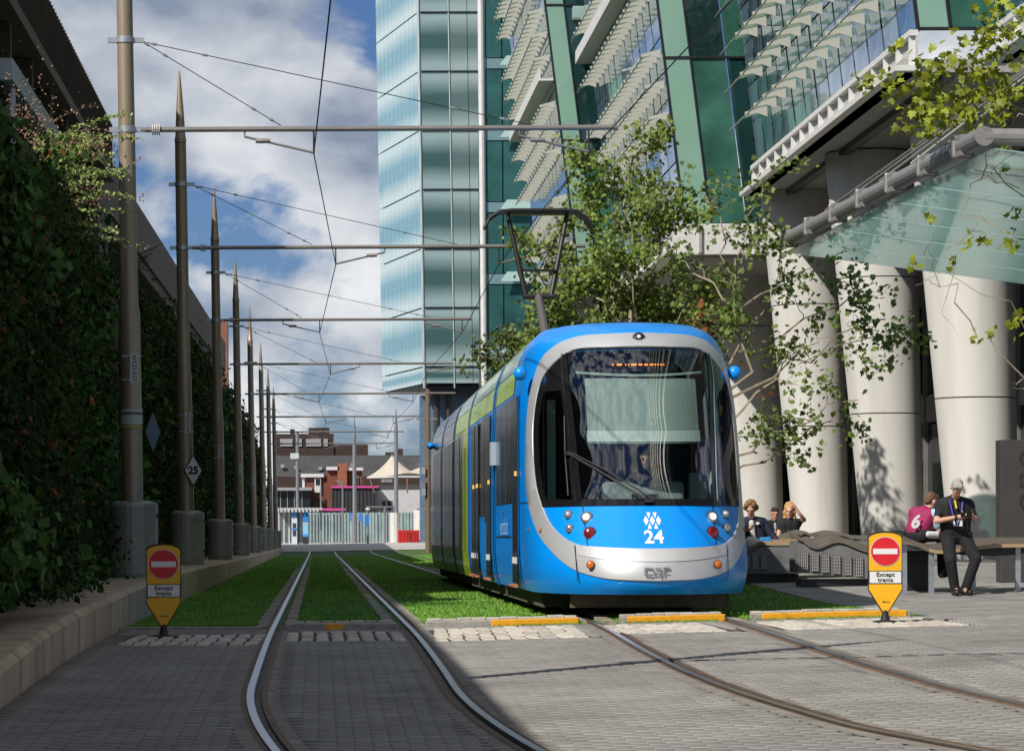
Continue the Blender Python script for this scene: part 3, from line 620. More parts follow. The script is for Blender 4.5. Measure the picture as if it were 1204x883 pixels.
# lettering on the blue flank
def on_side(y0, z0): return lambda x, y, z: Vector((TX - HW - .016, y0 - x, z0 + y))
text_obj('side_lettering', 'westmidlands', .34, mat('side_letter', (.35, .62, .85), .4), tram, on_side(40.3, 1.12), sx=.9)
side_panel('exterior_lamp', 40.55, 40.68, 1.27, 1.34, M_amb, .014, sides=(-1,))
MB().box(TX - HW - .07, TX - HW, 42.35, 42.6, 1.98, 2.3).build('mirror_box', mat('grey_plastic', (.42, .44, .45), .5), tram)
# underframe, lifeguard, wheels
MB().box(TX - 1.1, TX + 1.1, 36.2, YE, .16, .37).build('underframe', M_uf, tram)
lgd = MB(); lgd.box(TX - .88, TX + .90, 34.85, 34.95, .185, .40); lgd.build('lifeguard', mat('lifeguard_board', (.16, .12, .09), .8, var=.3, vscale=6), tram)
for yv in (37.2, 39.0, 52.0, 53.8, 64.0, 65.6):
    for s in (-1, 1):
        w = MB(); w.lathe([(.05, -.05), (.27, -.05), (.29, -.03), (.29, .04), (.05, .05)], (TX + s * .72, yv, .33), 20, 'X'); w.build('wheel', M_uf, tram, smooth=False)
# rear cab: the same nose turned round, black like the shade-painted rear modules
rear = MB(); rz_ = list(np.linspace(.34, 3.6, 24)); 
rear.grid(lambda u, v: (lambda p: (2 * TX - p.x, YE - (p.y - (fyc(rz_[round(v * 23)]) + 2.4 * fww(rz_[round(v * 23)]) / HW)) * 1.0, p.z))(NS(-90 + 180 * u, rz_[round(v * 23)])), 30, 23)
rear.build('rear_cab', M_blk, tram, smooth=True)
c = Vector((TX - 1.33, YE - .9, 2.94)); MB().lathe([(0.001, .085), (.06, .055), (.085, 0), (.06, -.055), (.001, -.085)], c, 12).build('camera_housing', M_blue, tram, smooth=True)
MB().tube([c, c + Vector((.08, 0, 0))], .04).build('camera_arm', M_blue, tram)
# roof equipment and pantograph
M_pant = mat('pantograph_steel', (.022, .020, .020), .45, .3, var=.2); M_pg = mat('pantograph_grey', (.13, .12, .115), .5, .3, var=.15)
MB().cbox((TX, 46.5, 3.70), (1.3, 5, .26)).build('roof_box', mat('roof_grey', (.25, .27, .26), .6, var=.1), tram)
YP, ZP = 49.6, 6.26
pg = MB(); pg.box(TX - .5, TX + .5, YP - 1.9, YP - .3, 3.6, 3.74); pgo = pg.build('pantograph', M_pg, tram)
kn = Vector((TX - .18, YP - .2, 4.86))
MB().tube([(TX - .10, YP - 1.6, 3.72), kn], [.085, .065], 10).build('lower_arm', M_pg, pgo)
MB().tube([kn + Vector((-.25, 0, 0)), kn + Vector((.26, 0, 0))], .05, 8).build('knuckle', M_pant, pgo)
hx = .40
for s in (-1, 1): MB().tube([kn + Vector((s * .2, 0, 0)), (TX - .18 + s * .48, YP, ZP - .06)], [.045, .035], 8).build('upper_arm', M_pant, pgo)
x_ = MB(); a0, a1 = kn + Vector((-.2, 0, .05)), Vector((TX - .18 + .44, YP, ZP - .2)); b0, b1 = kn + Vector((.2, 0, .05)), Vector((TX - .18 - .44, YP, ZP - .2))
x_.tube([a0 * .45 + a1 * .55 + Vector((-.30, 0, -.55)), a1], .010, 5); x_.tube([b0 * .45 + b1 * .55 + Vector((.30, 0, -.55)), b1], .010, 5); x_.tube([kn + Vector((-.27, 0, .42)), kn + Vector((.28, 0, .42))], .022, 6); x_.build('arm_bracing', M_pant, pgo)
hd = MB()
for dy in (-.18, .18): hd.tube([(TX - .18 - .86, YP + dy, ZP - .28), (TX - .18 - .78, YP + dy, ZP - .12), (TX - .18 - .62, YP + dy, ZP - .02), (TX - .18 - .42, YP + dy, ZP), (TX - .18 + .42, YP + dy, ZP), (TX - .18 + .62, YP + dy, ZP - .02), (TX - .18 + .78, YP + dy, ZP - .12), (TX - .18 + .86, YP + dy, ZP - .28)], .028, 6)
hd.box(TX - .18 - .5, TX - .18 + .5, YP - .16, YP + .16, ZP - .06, ZP - .03); hd.build('collector_head', M_pant, pgo)
# ================================================================== OVERHEAD LINE: masts, arms, wires
M_mast = mat('mast_bronze', (0.30, 0.24, 0.17), 0.42, 0.35, var=0.1, vscale=2.5, stretch=(1, 1, .2), dirt=.15)
M_cab = mat('mast_base_grey', (0.30, 0.295, 0.255), 0.5, 0.25, var=0.12, vscale=2, dirt=.3)
M_arm = mat('arm_grey', (0.24, 0.22, 0.20), 0.5, 0.5, var=0.12)
M_ins = mat('insulator', (0.55, 0.52, 0.48), 0.4, var=.1)
M_galv = mat('galvanised', (0.42, 0.45, 0.48), 0.45, 0.7, var=0.15, vscale=12)
M_wire = mat('wire_dark', (0.030, 0.026, 0.024), 0.6, 0.3)
M_plate = mat('plate_white', (0.62, 0.63, 0.62), 0.5, var=.08); M_txt = mat('print_black', (0.012, 0.012, 0.012), 0.6)
XM = -2.54; ZB = 6.6
masts = [(19.5, 4.2, .30), (42.1, 4.14, -.04), (59.3, 5.2, .36), (79.1, 4.0, .06), (99.3, 4.4, .42), (120, 5.4, .05), (142.9, 4.8, .38), (163.6, 4.6, .1), (184, 4.6, .35)]
wire1 = [(x, y) for y, _, x in masts]
wire2 = [(3.62 + (.12 if i % 2 else -.10), y) for i, (y, _, _) in enumerate(masts)]
order_ = ['behind the camera, whose long shadow crosses the paving', 'with a paper notice, first along the kerb wall', 'carrying the diamond speed sign', 'third along the kerb wall, behind the speed sign mast', 'fourth along the kerb wall', 'fifth along the kerb wall', 'sixth along the kerb wall', 'seventh along the kerb wall, near the far end', 'last along the kerb wall, by the street']
for i, (y, xe, wx) in enumerate(masts):
    zb = zk(y) if y > 14 else .1
    t = thing('catenary_mast', 'tall bronze spiked tramway mast ' + order_[i], 'mast', (XM, y, zb), 'tramway masts along the left side')
    lean = lambda z: XM - .013 * (z - 1)
    def seg(prof, name, m, parent=t, n=20): 
        mb = MB(); b = len(mb.v); mb.lathe([(r, z) for r, z in prof], (0, y, 0), n, 'Z', shift=lambda h: lean(h)); return mb.build(name, m, parent, smooth=True)
    p = seg([(.145, zb + .8), (.142, 4.05), (.138, 4.12), (.122, 4.2), (.108, 8.62)], 'pole', M_mast); p.data.shade_smooth(); p.data.set_sharp_from_angle(angle=R(42))
    s = seg([(.113, 8.63), (.113, 8.72), (.100, 8.74), (.070, 9.3), (.018, 10.0), (.004, 10.05)], 'spike', M_mast)
    b = MB(); b.lathe([(.0, zb - .02), (.30, zb - .02), (.315, zb + .06), (.315, zb + .98), (.29, zb + 1.03), (.20, zb + 1.05), (0, zb + 1.05)], (XM, y, 0), 24); b.box(XM + .05, XM + .33, y - .26, y + .24, zb - .02, zb + 1.02)
    base = bevel(b.build('base_cabinet', M_cab, t), .02, 2)
    for q in (.25, .82): MB().box(XM + .332, XM + .352, y - .27, y - .24, zb + q, zb + q + .05).build('hinge', M_rub, base)
    for z in (ZB, 7.83): seg([(.118, z - .045), (.124, z - .04), (.124, z + .04), (.118, z + .045)], 'clamp_band', M_galv)
    for z in (ZB, 7.83):
        for e0, e1 in ((-.24, -.1), (.1, .26)): MB().box(lean(z) + e0, lean(z) + e1, y - .028, y + .028, z - .033, z + .033).build('clamp_lug', M_galv, t)
    xa = lean(ZB)
    ins = MB()
    for k in range(4): ins.lathe([(.03, -.012), (.075, -.008), (.075, .008), (.03, .012)], (xa + .36 + k * .03, y, ZB), 12, 'X')
    arm = MB().tube([(xa + .2, y, ZB), (xe, y, ZB + .01)], .038, 10).build('cross_arm', M_arm, t)
    ins.build('insulator', M_ins, arm)
    for q, xe_ in ((.30, wx - .45), (.33, wire2[i][0] - .5)):   # two stays from the mast head
        wd = MB().tube([(lean(7.83) + .24, y, 7.81), (xe_ + (.0 if q == .3 else -.3), y, ZB + .05)], .0065, 5); wo_ = wd.build('stay_wire', M_wire, t); e0, e1 = Vector((lean(7.83) + .24, y, 7.81)), Vector((xe_ + (.0 if q == .3 else -.3), y, ZB + .05))
        for f_ in (.03, .16, .80, .93): c_ = e0.lerp(e1, f_); d_ = (e1 - e0).normalized() * .06; MB().tube([c_ - d_, c_, c_ + d_], [.008, .022, .008], 6).build('turnbuckle', M_galv, wo_)
    for wxx, sgn in ((wx, -1 if i % 2 else 1), (wire2[i][0], -1 if i % 2 else 1)):
        if wxx > xe + .6: continue
        ra = MB(); ra.tube([(wxx + sgn * .95, y, ZB - .02), (wxx + sgn * .95, y, ZB - .10), (wxx + sgn * .10, y, ZB - .30), (wxx, y, ZB - .32)], .018, 6); ra.lathe([(.03, -.1), (.034, 0), (.03, .1)], (wxx + sgn * .7, y, ZB - .16), 8, 'X')
        ra.build('registration_arm', M_arm, t); MB().tube([(wxx, y, ZB), (wxx, y, ZB - .34)], .014, 6).build('dropper', M_wire, t)
    if i:                                      # number plate strapped to the shaft
        z = 3.32 if i == 1 else 3.2; xp = lean(z) + .05
        pl_ = MB(); pl_.box(xp - .045, xp + .065, y - .162, y - .150, z - .2, z + .2); po = pl_.build('number_plate', M_plate, t)
        if i < 4: text_obj('plate_text', 'WCD-037' if i == 1 else 'WCD-03' + str(7 + i), .085, M_txt, po, lambda a, b_, c_: Vector((xp + .01 + b_, y - .166, z - a)), bold=.001)
        MB().tube([(xp - .16, y - .15, z + .16), (xp + .12, y - .15, z + .16)], .006, 5).build('strap', M_galv, po)
        MB().tube([(xp - .16, y - .15, z - .16), (xp + .12, y - .15, z - .16)], .006, 5).build('strap', M_galv, po)
    if i == 1:
        nb_ = MB(); nb_.lathe([(.152, 2.55), (.153, 2.56), (.153, 2.75), (.152, 2.76)], (lean(2.6), y, 0), 20); tag(nb_.build('paper_notice', mat('notice_paper', (.45, .45, .43), .7, var=.15, vscale=8), t, smooth=False), 'pale paper notice wrapped round the shaft')
        MB().lathe([(.1525, 2.68), (.1545, 2.685), (.1545, 2.715), (.1525, 2.72)], (lean(2.6), y, 0), 20).build('notice_print', mat('notice_print', (.10, .10, .10), .7), t)
        MB().lathe([(.152, 2.49), (.155, 2.50), (.155, 2.52), (.152, 2.53)], (lean(2.5), y, 0), 20).build('tape_band', mat('tape_yellow', (.35, .32, .05), .5), t)
# contact wires
for w, lab in ((wire1, 'overhead contact wire above the empty grassed track'), (wire2, 'overhead contact wire above the tram')):
    pts = [(w[0][0] - .3, 4.0, ZB - .34)] if w is wire1 else [(w[0][0] + 1.6, 4.0, ZB - .34)]
    for k, (x, y) in enumerate(w):
        pts.append((x, y, ZB - .34))
    if w is wire2: pts[1] = (4.4, 19.5, ZB - .34)
    tag(MB().tube(pts, .009, 6).build('contact_wire', M_wire), lab, 'wire')
# speed sign
y = 59.3 - .17; zc_ = 1 + (631 - 553) / 60.7; xs_ = (228 - 374) / 60.7
t = thing('speed_sign', 'white diamond tram speed sign reading 25 on a bronze mast', 'sign', (xs_, y, zc_))
def dia(r, h, y0, y1, nm, m): return MB().prism([(-r, 0), (0, -h), (r, 0), (0, h)], (xs_, y0, zc_), (1, 0, 0), (0, 0, 1), (0, y1 - y0, 0)).build(nm, m, t)
dia(.185, .31, y - .01, y + .012, 'backing', M_txt); dia(.16, .275, y - .018, y - .0105, 'face', mat('sign_white', (.72, .74, .76), .45, var=.05))
text_obj('digits', '25', .20, M_txt, t, lambda a, b, c: Vector((xs_ + a, y - .022, zc_ + b)), bold=.009)
# second diamond seen edge-on behind the first mast
y1_ = 42.1 + .1; MB_ = MB().prism([(-.16, 0), (0, -.27), (.16, 0), (0, .27)], (XM + .26, y1_, 2.45), (.6, .8, 0), (0, 0, 1), (.012, -.009, 0)); tag(MB_.build('diamond_sign_back', mat('sign_back_grey', (.10, .11, .14), .5, .4)), 'plain grey back of a diamond sign behind the first mast', 'sign')

# ================================================================== LEFT: concrete building and living wall
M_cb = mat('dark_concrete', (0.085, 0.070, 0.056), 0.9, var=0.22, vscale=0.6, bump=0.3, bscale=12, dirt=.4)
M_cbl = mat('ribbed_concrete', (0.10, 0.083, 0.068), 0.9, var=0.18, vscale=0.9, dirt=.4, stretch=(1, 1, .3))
M_dk = mat('deep_recess', (0.03, 0.028, 0.025), 0.9, var=.2)
lb = thing('concrete_building', 'dark brown concrete building with ribbed parapet above the green wall', 'building', (-6.5, 70, 0))
ZT = 13.9
def wallbox(x0, x1, y0, y1, z0, z1, nm, m, parent=lb): return MB().box(x0, x1, y0, y1, z0, z1).build(nm, m, parent)
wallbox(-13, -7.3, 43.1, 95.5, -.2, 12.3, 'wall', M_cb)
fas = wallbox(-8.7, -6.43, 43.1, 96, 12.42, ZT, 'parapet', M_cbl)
wallbox(-8.7, -6.37, 43.1, 96.1, 12.14, 12.42, 'fascia_edge', mat('fascia_edge', (.14, .125, .105), .85, var=.15), fas)
k = 46.0
while k < 95.8: 
    wallbox(-6.429, -6.37, k, k + .05, 12.43, ZT - .02, 'rib', M_cb, fas); k += .52
for k in range(46, 92, 5): wallbox(-7.32, -6.6, k, k + .35, .2, 12.1, 'column', M_cb)
for k in range(48, 90, 5): wallbox(-7.3, -7.25, k - 1, k + 2, 8.6, 11.6, 'window', M_dk)
# set-back second length
b2 = thing('concrete_building', 'plain set-back length of the dark concrete building beyond the ribbed parapet', 'building', (-7, 150, 0))
mb = MB(); q0, q1 = (-7.1, 101.0), (-6.12, 204.0)
def slab2(o0, z0, z1, nm, m, back=3.5): 
    mb = MB(); mb.add([(q0[0] + o0, q0[1], z0), (q1[0] + o0, q1[1], z0), (q1[0] - back, q1[1], z0), (q0[0] - back, q0[1], z0), (q0[0] + o0, q0[1], z1), (q1[0] + o0, q1[1], z1), (q1[0] - back, q1[1], z1), (q0[0] - back, q0[1], z1)], [(0, 3, 2, 1), (4, 5, 6, 7), (0, 1, 5, 4), (1, 2, 6, 5), (2, 3, 7, 6), (3, 0, 4, 7)]); return mb.build(nm, m, b2)
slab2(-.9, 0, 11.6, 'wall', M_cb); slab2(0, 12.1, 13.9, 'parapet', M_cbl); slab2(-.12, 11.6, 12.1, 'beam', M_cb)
MB().box(-7.9, -6.9, 96.2, 101, 0, 13.0).build('link_block', M_cb, b2)
MB().box(-7.6, -7.05, 240, 243, 0, 17.9).build('brick_chimney', mat('red_brick_far', (.22, .09, .06), .9, var=.2, vscale=1), b2)
# near porch roof, plus out-of-frame walls shaped to cast shade
nw = thing('porch_and_shade_walls', 'pale flat porch roof by the green wall, with unseen concrete walls shaped to cast shade', 'building', (-5, 38, 0))
MB().box(-9, -4.5, 39.7, 41.3, -.2, 8.4).build('wall', M_cb, nw); MB().box(-9, -4.55, 6, 39.68, -.2, 7.1).build('shade_wall', M_cb, nw)  # unseen walls, placed and sized to shade the mast, hedge and paving
MB().box(-6.2, -4.07, 41.0, 48.5, 7.13, 7.42).build('porch_roof', mat('porch_grey', (.34, .38, .40), .6, .3, var=.12), nw)
MB().box(-6.0, -4.2, 41.2, 48.3, 6.98, 7.12).build('porch_soffit', M_dk, nw)
for yv in (41.6,): MB().tube([(-4.14, yv, 0.4), (-4.14, yv, 7.1)], .05, 10).build('porch_post', mat('post_grey', (.42, .46, .50), .45, .4), nw)
# living wall: leaf cards over a dark core
M_hl = mat('ivy_leaf', (0.024, 0.056, 0.010), 0.8, island=0.6, var=0.6, vscale=0.7, spec=.12)
M_hb = mat('dry_leaf', (0.13, 0.055, 0.022), 0.9, spec=.1, island=0.5, var=.3, vscale=2)
def leaf_cards(P0, size, normal_bias=None, fold=.25, bias=.6):
    n = len(P0); P0 = np.asarray(P0); size = np.broadcast_to(np.asarray(size, float), (n,))
    nr = rng.normal(size=(n, 3)); 
    if normal_bias is not None: nr += np.asarray(normal_bias) * bias * 2
    nr /= np.linalg.norm(nr, axis=1)[:, None]
    t = rng.normal(size=(n, 3)); t -= nr * (t * nr).sum(1)[:, None]; t /= np.linalg.norm(t, axis=1)[:, None]; b = np.cross(nr, t)
    s = size[:, None]
    v = [P0 - t * s * .5, P0 + b * s * .32 - nr * s * fold * .3, P0 + t * s * .55, P0 - b * s * .32 - nr * s * fold * .3]
    V = np.stack(v, 1).reshape(-1, 3); i = np.arange(n)[:, None] * 4
    return V, np.concatenate([i + np.array([0, 1, 2]), i + np.array([0, 2, 3])], 0)
lw = thing('living_wall', 'dense dark green living wall of ivy and shrubs behind the masts', 'hedge', (-3.6, 60, .4))
htop = spl([14, 24, 33, 37, 45, 60, 80, 100, 130, 190], [4.5, 4.6, 4.75, 5.1, 5.45, 5.8, 6.2, 6.5, 6.6, 5.8])
core = MB(); cy = list(np.arange(16, 60, 2)) + list(np.arange(60, 192, 6))
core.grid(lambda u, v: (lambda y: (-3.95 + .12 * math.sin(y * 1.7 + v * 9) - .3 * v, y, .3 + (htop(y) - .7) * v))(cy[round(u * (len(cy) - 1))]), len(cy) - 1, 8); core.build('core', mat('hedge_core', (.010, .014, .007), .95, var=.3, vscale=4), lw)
n = 120000
yv = 24 + 166 * rng.random(n) ** 1.9; fr_ = rng.random(n) ** .9
tp = np.array([htop(v) for v in yv]); bulge = .28 * np.sin(yv * 1.1 + 2 * np.sin(fr_ * 6)) * np.cos(fr_ * 7 + yv * .6) + .14 * np.sin(yv * 3.1 + fr_ * 13)
xv = -3.62 + .62 * np.clip((46 - yv) / 14, 0, 1) + bulge + .30 * (1 - fr_) ** 2 + rng.normal(0, .12, n); zv = .42 + (tp - .42 + .35 * np.sin(yv * 2.3) + .25 * np.sin(yv * 5.1)) * fr_
Pq = np.stack([xv, yv, zv], 1)
clump = np.sin(yv * 2.7 + 3 * zv) * np.cos(zv * 3.3 - yv); dry = (rng.random(n) < .10) & (clump > .1)
sz = rng.uniform(.045, .115, n) * (1 + (yv - 30).clip(0) / 150)
V, Fc = leaf_cards(Pq[~dry], sz[~dry], (1, -.7, .4)); tag(np_mesh('foliage', V, Fc, M_hl, lw), kind='stuff')
# a second, broader-leaved plant growing in patches, and twigs sticking out
pat = (~dry) & (np.sin(yv * .55 + 1.3 * zv) + np.sin(zv * 1.9 + yv * .21) > .75) & (rng.random(n) < .30)
V, Fc = leaf_cards(Pq[pat] + np.array([.10, -.05, 0]), sz[pat] * 1.7, (1, -.7, .5)); tag(np_mesh('broad_foliage', V, Fc, mat('broad_leaf', (.045, .105, .018), .7, island=.5, var=.4, vscale=1.0, spec=.2), lw), kind='stuff')
twg = MB()
for k in range(260):
    i_ = random.randrange(n); p = Vector(Pq[i_]); twg.tube([p, p + Vector((random.uniform(.05, .35), random.uniform(-.25, .15), random.uniform(-.1, .35)))], [.007, .003], 3)
tag(twg.build('twigs', mat('twig_brown', (.07, .045, .025), .9), lw), kind='stuff')
V, Fc = leaf_cards(Pq[dry], sz[dry], (1, -.7, .4)); tag(np_mesh('dry_foliage', V, Fc, M_hb, lw), kind='stuff')
for yv_ in (44.5, 52, 57.5, 68, 84, 103): MB().box(-3.56, -3.40, yv_, yv_ + .18, .3, htop(yv_) - .6).build('support_post', mat('timber_post', (.12, .10, .07), .85, var=.2), lw)
# arching shrub spilling over the near top of the wall
sh = thing('overhanging_shrub', 'sunlit arching shrub with orange flowers and dry seed heads at the wall top', 'shrub', (-3.3, 40, 5.6))
st = MB(); lp = []; ln = []; dryp = []
for k in range(60):
    p = Vector((random.uniform(-4.1, -3.35), random.uniform(38.6, 41.0), random.uniform(5.0, 6.2))); d = Vector((random.uniform(.35, 1.0), random.uniform(-.4, .1), random.uniform(.05, .6))).normalized(); L = random.uniform(.5, 1.35); pts = [p]
    for j in range(8):
        d = (d + Vector((.03, 0, -.055))).normalized(); pts.append(pts[-1] + d * L / 8)
    st.tube(pts, [.008 - .0008 * j for j in range(9)], 4)
    if k % 3 == 2: dryp += [tuple(pts[j] + Vector((random.gauss(0, .03), random.gauss(0, .03), random.gauss(0, .03)))) for j in range(2, 9) for _ in range(7)]
    else: lp += [tuple(pts[j] + (pts[j + 1] - pts[j]) * random.random() + Vector((random.gauss(0, .022), random.gauss(0, .02), random.gauss(0, .022)))) for j in range(1, 8) for _ in range(16)]
st.build('stems', mat('stem_brown', (.10, .07, .04), .8, var=.2), sh)
V, Fc = leaf_cards(lp, .050, (.2, -1, .6)); tag(np_mesh('leaves', V, Fc, mat('shrub_leaf', (.27, .36, .08), .5, island=.4), sh), kind='stuff')
dryp += [(random.gauss(-3.75, .22), random.uniform(38.6, 40.6), random.gauss(6.1, .38)) for _ in range(900)]
V, Fc = leaf_cards(dryp, .036, (.2, -1, .6)); tag(np_mesh('seed_heads', V, Fc, mat('seed_head', (.22, .125, .08), .9, island=.4), sh), kind='stuff')
for px_, py_ in ((43, 196), (57, 193), (52, 206)):
    c = P(px_, py_, 92.5); fl = MB()
    for k in range(6): a = k * 1.047; fl.add([c, c + Vector((math.cos(a - .35) * .055, -.02, math.sin(a - .35) * .055)), c + Vector((math.cos(a) * .075, -.03, math.sin(a) * .075)), c + Vector((math.cos(a + .35) * .055, -.02, math.sin(a + .35) * .055))], [(0, 1, 2, 3)])
    fl.build('flower', mat('flower_orange', (.75, .33, .01), .6), sh, fix=False)
# bare stems poking through further along
mb = MB()
for k in range(8): p = Vector((-3.7, 58.5 + random.random(), random.uniform(5.9, 6.4))); mb.tube([p, p + Vector((random.uniform(.3, .75), random.uniform(-.5, .3), random.uniform(-.15, .45)))], [.02, .006], 4)
tag(mb.build('bare_stems', M_rub, lw), kind='stuff')
# ================================================================== RIGHT: leaning glass office bays on columns
M_wht = mat('white_cladding', (0.66, 0.655, 0.63), 0.55, var=0.06, vscale=1.5, dirt=.12)
M_colm = mat('column_render', (0.64, 0.62, 0.58), 0.75, var=0.08, vscale=0.7, bump=.08, bscale=60, dirt=.22, stretch=(1, 1, .12))
M_sof = mat('soffit_grey', (0.34, 0.33, 0.32), 0.7, var=0.1)
M_fg = mat('facade_glass', (0.34, 0.48, 0.62), 0.06, 0.75, var=.12, vscale=.7)
M_fgd = mat('facade_glass_dark', (0.010, 0.035, 0.034), 0.05, 0.0, var=.4, vscale=.5, spec=.7)
M_fgd2 = mat('facade_glass_green', (0.035, 0.115, 0.085), 0.08, 0.0, var=.5, vscale=.8, spec=.6)
M_grn = mat('green_glass_panel', (0.22, 0.38, 0.30), 0.25, 0.0, var=.07, vscale=1.2, coat=.5)
M_lou = glass('louvre_glass', (0.70, 0.84, 0.74), 1.5, 0.05, trans=(.62, (.52, .62, .50)))
M_brk = mat('louvre_bracket', (0.50, 0.50, 0.44), 0.5, .2, var=.1)
M_mul = mat('mullion_black', (0.012, 0.014, 0.016), 0.4)
M_shelf = glass('glass_shelf', (0.7, 0.9, 0.85), 1.5, 0.05, trans=(.7, (.62, .78, .74)))
LEAN = 0.12
def louvre_mesh(w, reach, nm):                 # one serrated sun-shade blade with its bracket
    mb = MB(); mb.add([(0, w * .18, 0), (0, w * .8, .02), (-reach, w * .66, -.34 * reach), (-reach * .62, w * .16, -.20 * reach), (0, w * .18, .02), (0, w * .8, .04), (-reach, w * .66, -.31 * reach), (-reach * .62, w * .16, -.17 * reach)], [(0, 1, 2, 3), (7, 6, 5, 4), (0, 4, 5, 1), (1, 5, 6, 2), (2, 6, 7, 3), (3, 7, 4, 0)])
    a = mb.mesh(nm); mb2 = MB(); mb2.prism([(0, .03), (-reach * 1.02, -.22 * reach), (-reach * .98, -.36 * reach), (-reach * .45, -.27 * reach), (0, -.42 * reach)], (0, -.015, 0), (1, 0, 0), (0, 0, 1), (0, .03, 0)); return a, mb2.mesh('bracket')
def bay(label, X0, zref, Y0, Y1, zb, zt, pw, rows, row_h, reach, lw, channel=(), frontal=1.6, first_row=None, panel_h=None, skip=False):
    t = thing('glass_office_bay', label, 'building', (X0, (Y0 + Y1) / 2, gz(X0, Y0)))
    xf = lambda z: X0 - LEAN * (z - zref)
    # glass panels of the leaning flank: one shared sheared pane
    ph = panel_h or row_h; g = .02
    mb = MB(); d = LEAN * (ph - 2 * g)
    mb.add([(0, g, g), (0, pw - g, g), (-d, pw - g, ph - g), (-d, g, ph - g), (.05, g, g), (.05, pw - g, g), (.05 - d, pw - g, ph - g), (.05 - d, g, ph - g)], [(0, 1, 2, 3), (7, 6, 5, 4), (0, 4, 5, 1), (1, 5, 6, 2), (2, 6, 7, 3), (3, 7, 4, 0)])
    pm_ = mb.mesh('glass_pane'); nz_ = int(math.ceil((zt - zb) / ph)); ny = int((Y1 - Y0) / pw)
    for i in range(ny):
        for j in range(nz_):
            o = link('glass_pane', pm_, M_fg, t); z = zb + j * ph; o.location = Vector((xf(z), Y0 + (i + .0) * (Y1 - Y0) / ny, z)); o.rotation_euler = (0, random.uniform(-.004, .004), random.uniform(-.006, .006)); o.matrix_parent_inverse = Matrix.Translation(-Vector(t.location))
    # backing behind the glass and the slab soffit
    mb = MB(); xi = .35
    mb.add([(xf(zb) + .1, Y0, zb), (xf(zb) + .1, Y1, zb), (xf(zt) + .1, Y1, zt), (xf(zt) + .1, Y0, zt)], [(0, 1, 2, 3)]); mb.build('flank_backing', mat('backing_dark', (.03, .05, .07), .6), t)
    lm, bm_ = louvre_mesh(lw, reach, 'sun_louvre'); ny = int((Y1 - Y0) / lw)
    z = first_row if first_row else zb + row_h
    k = 0
    while z < zt - .3:
        if k % 4 == 3 and skip and k not in channel: z += row_h; k += 1; continue
        if k not in channel:
            for i in range(ny):
                o = link('sun_louvre', lm, M_lou, t); o.location = (xf(z) - .03, Y0 + i * lw, z); o.matrix_parent_inverse = Matrix.Translation(-Vector(t.location))
                b = link('bracket', bm_, M_brk, o)
            MB().tube([(xf(z) - reach * .96, Y0, z - .3 * reach), (xf(z) - reach * .96, Y1 + .3, z - .3 * reach)], .018, 5).build('louvre_rail', M_brk, t)
        else:
            c = MB(); c.box(xf(z) - .42, xf(z), Y0, Y1 + .2, z - .06, z + .0); ch = c.build('white_channel', M_wht, t)
            MB().box(xf(z) - .42, xf(z) - .38, Y0, Y1 + .2, z + .002, z + .30).build('channel_lip', M_wht, ch)
        z += row_h; k += 1
    # return wall facing along the street, in the plane Y0: green panel at the leaning edge, then dark glazing
    yv = Y0 - .06
    def fq(x0o, x1o, z0, z1, yo, nm, m, parent=t): 
        mb = MB(); mb.add([(xf(z0) + x0o, yv + yo, z0), (xf(z0) + x1o, yv + yo, z0), (xf(z1) + x1o, yv + yo, z1), (xf(z1) + x0o, yv + yo, z1), (xf(z0) + x0o, yv + yo + .05, z0), (xf(z0) + x1o, yv + yo + .05, z0), (xf(z1) + x1o, yv + yo + .05, z1), (xf(z1) + x0o, yv + yo + .05, z1)], [(0, 1, 2, 3), (7, 6, 5, 4), (0, 4, 5, 1), (1, 5, 6, 2), (2, 6, 7, 3), (3, 7, 4, 0)]); return mb.build(nm, m, parent)
    gw = .55 if frontal < 2.4 else .62
    fl = 3.95; z = zb - .0; j = 0
    while z < zt:
        z1 = min(z + fl, zt)
        fq(.05, gw, z + .02, z1 - .02, 0, 'green_panel', M_grn)
        xr = gw + .04
        while xr < frontal + 1.6:
            w_ = min(.85, frontal + 1.6 - xr)
            if w_ < .1: break
            fq(xr, xr + w_ - .03, z + .02, z1 - .02, .02, 'return_pane', M_fgd if j % 3 else M_fgd2); xr += .85; j += 1
        z = z1
    fq(.0, .05, zb - .02, zt, -.02, 'corner_mullion', M_mul); fq(gw, gw + .04, zb - .02, zt, -.02, 'corner_mullion', M_mul)
    z = zb
    while z < zt + .1: 
        MB().box(xf(z), xf(z) + frontal + 1.6, yv - .03, yv + .04, z - .025, z + .025).build('transom', M_mul, t); z += fl
    return t, xf
def fascia(t, xf, Y0, Y1, zb, depth=.62, out=.13):
    x = xf(zb)
    a = MB().box(x - out, x + .02, Y0 - .1, Y1 + .15, zb - .12, zb - .02).build('fascia_top', M_wht, t)
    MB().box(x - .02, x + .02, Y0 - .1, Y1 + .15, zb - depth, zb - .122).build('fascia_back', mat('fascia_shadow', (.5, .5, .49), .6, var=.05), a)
    MB().box(x - out - .25, x + .05, Y0 - .1, Y1 + .2, zb - depth - .1, zb - depth - .002).build('fascia_lip', M_wht, a)
    n = int((Y1 - Y0) / 1.15)
    for i in range(n + 1): MB().box(x - out + .01, x - .021, Y0 + i * (Y1 - Y0) / n - .04, Y0 + i * (Y1 - Y0) / n + .04, zb - depth, zb - .121).build('fascia_rib', M_wht, a)
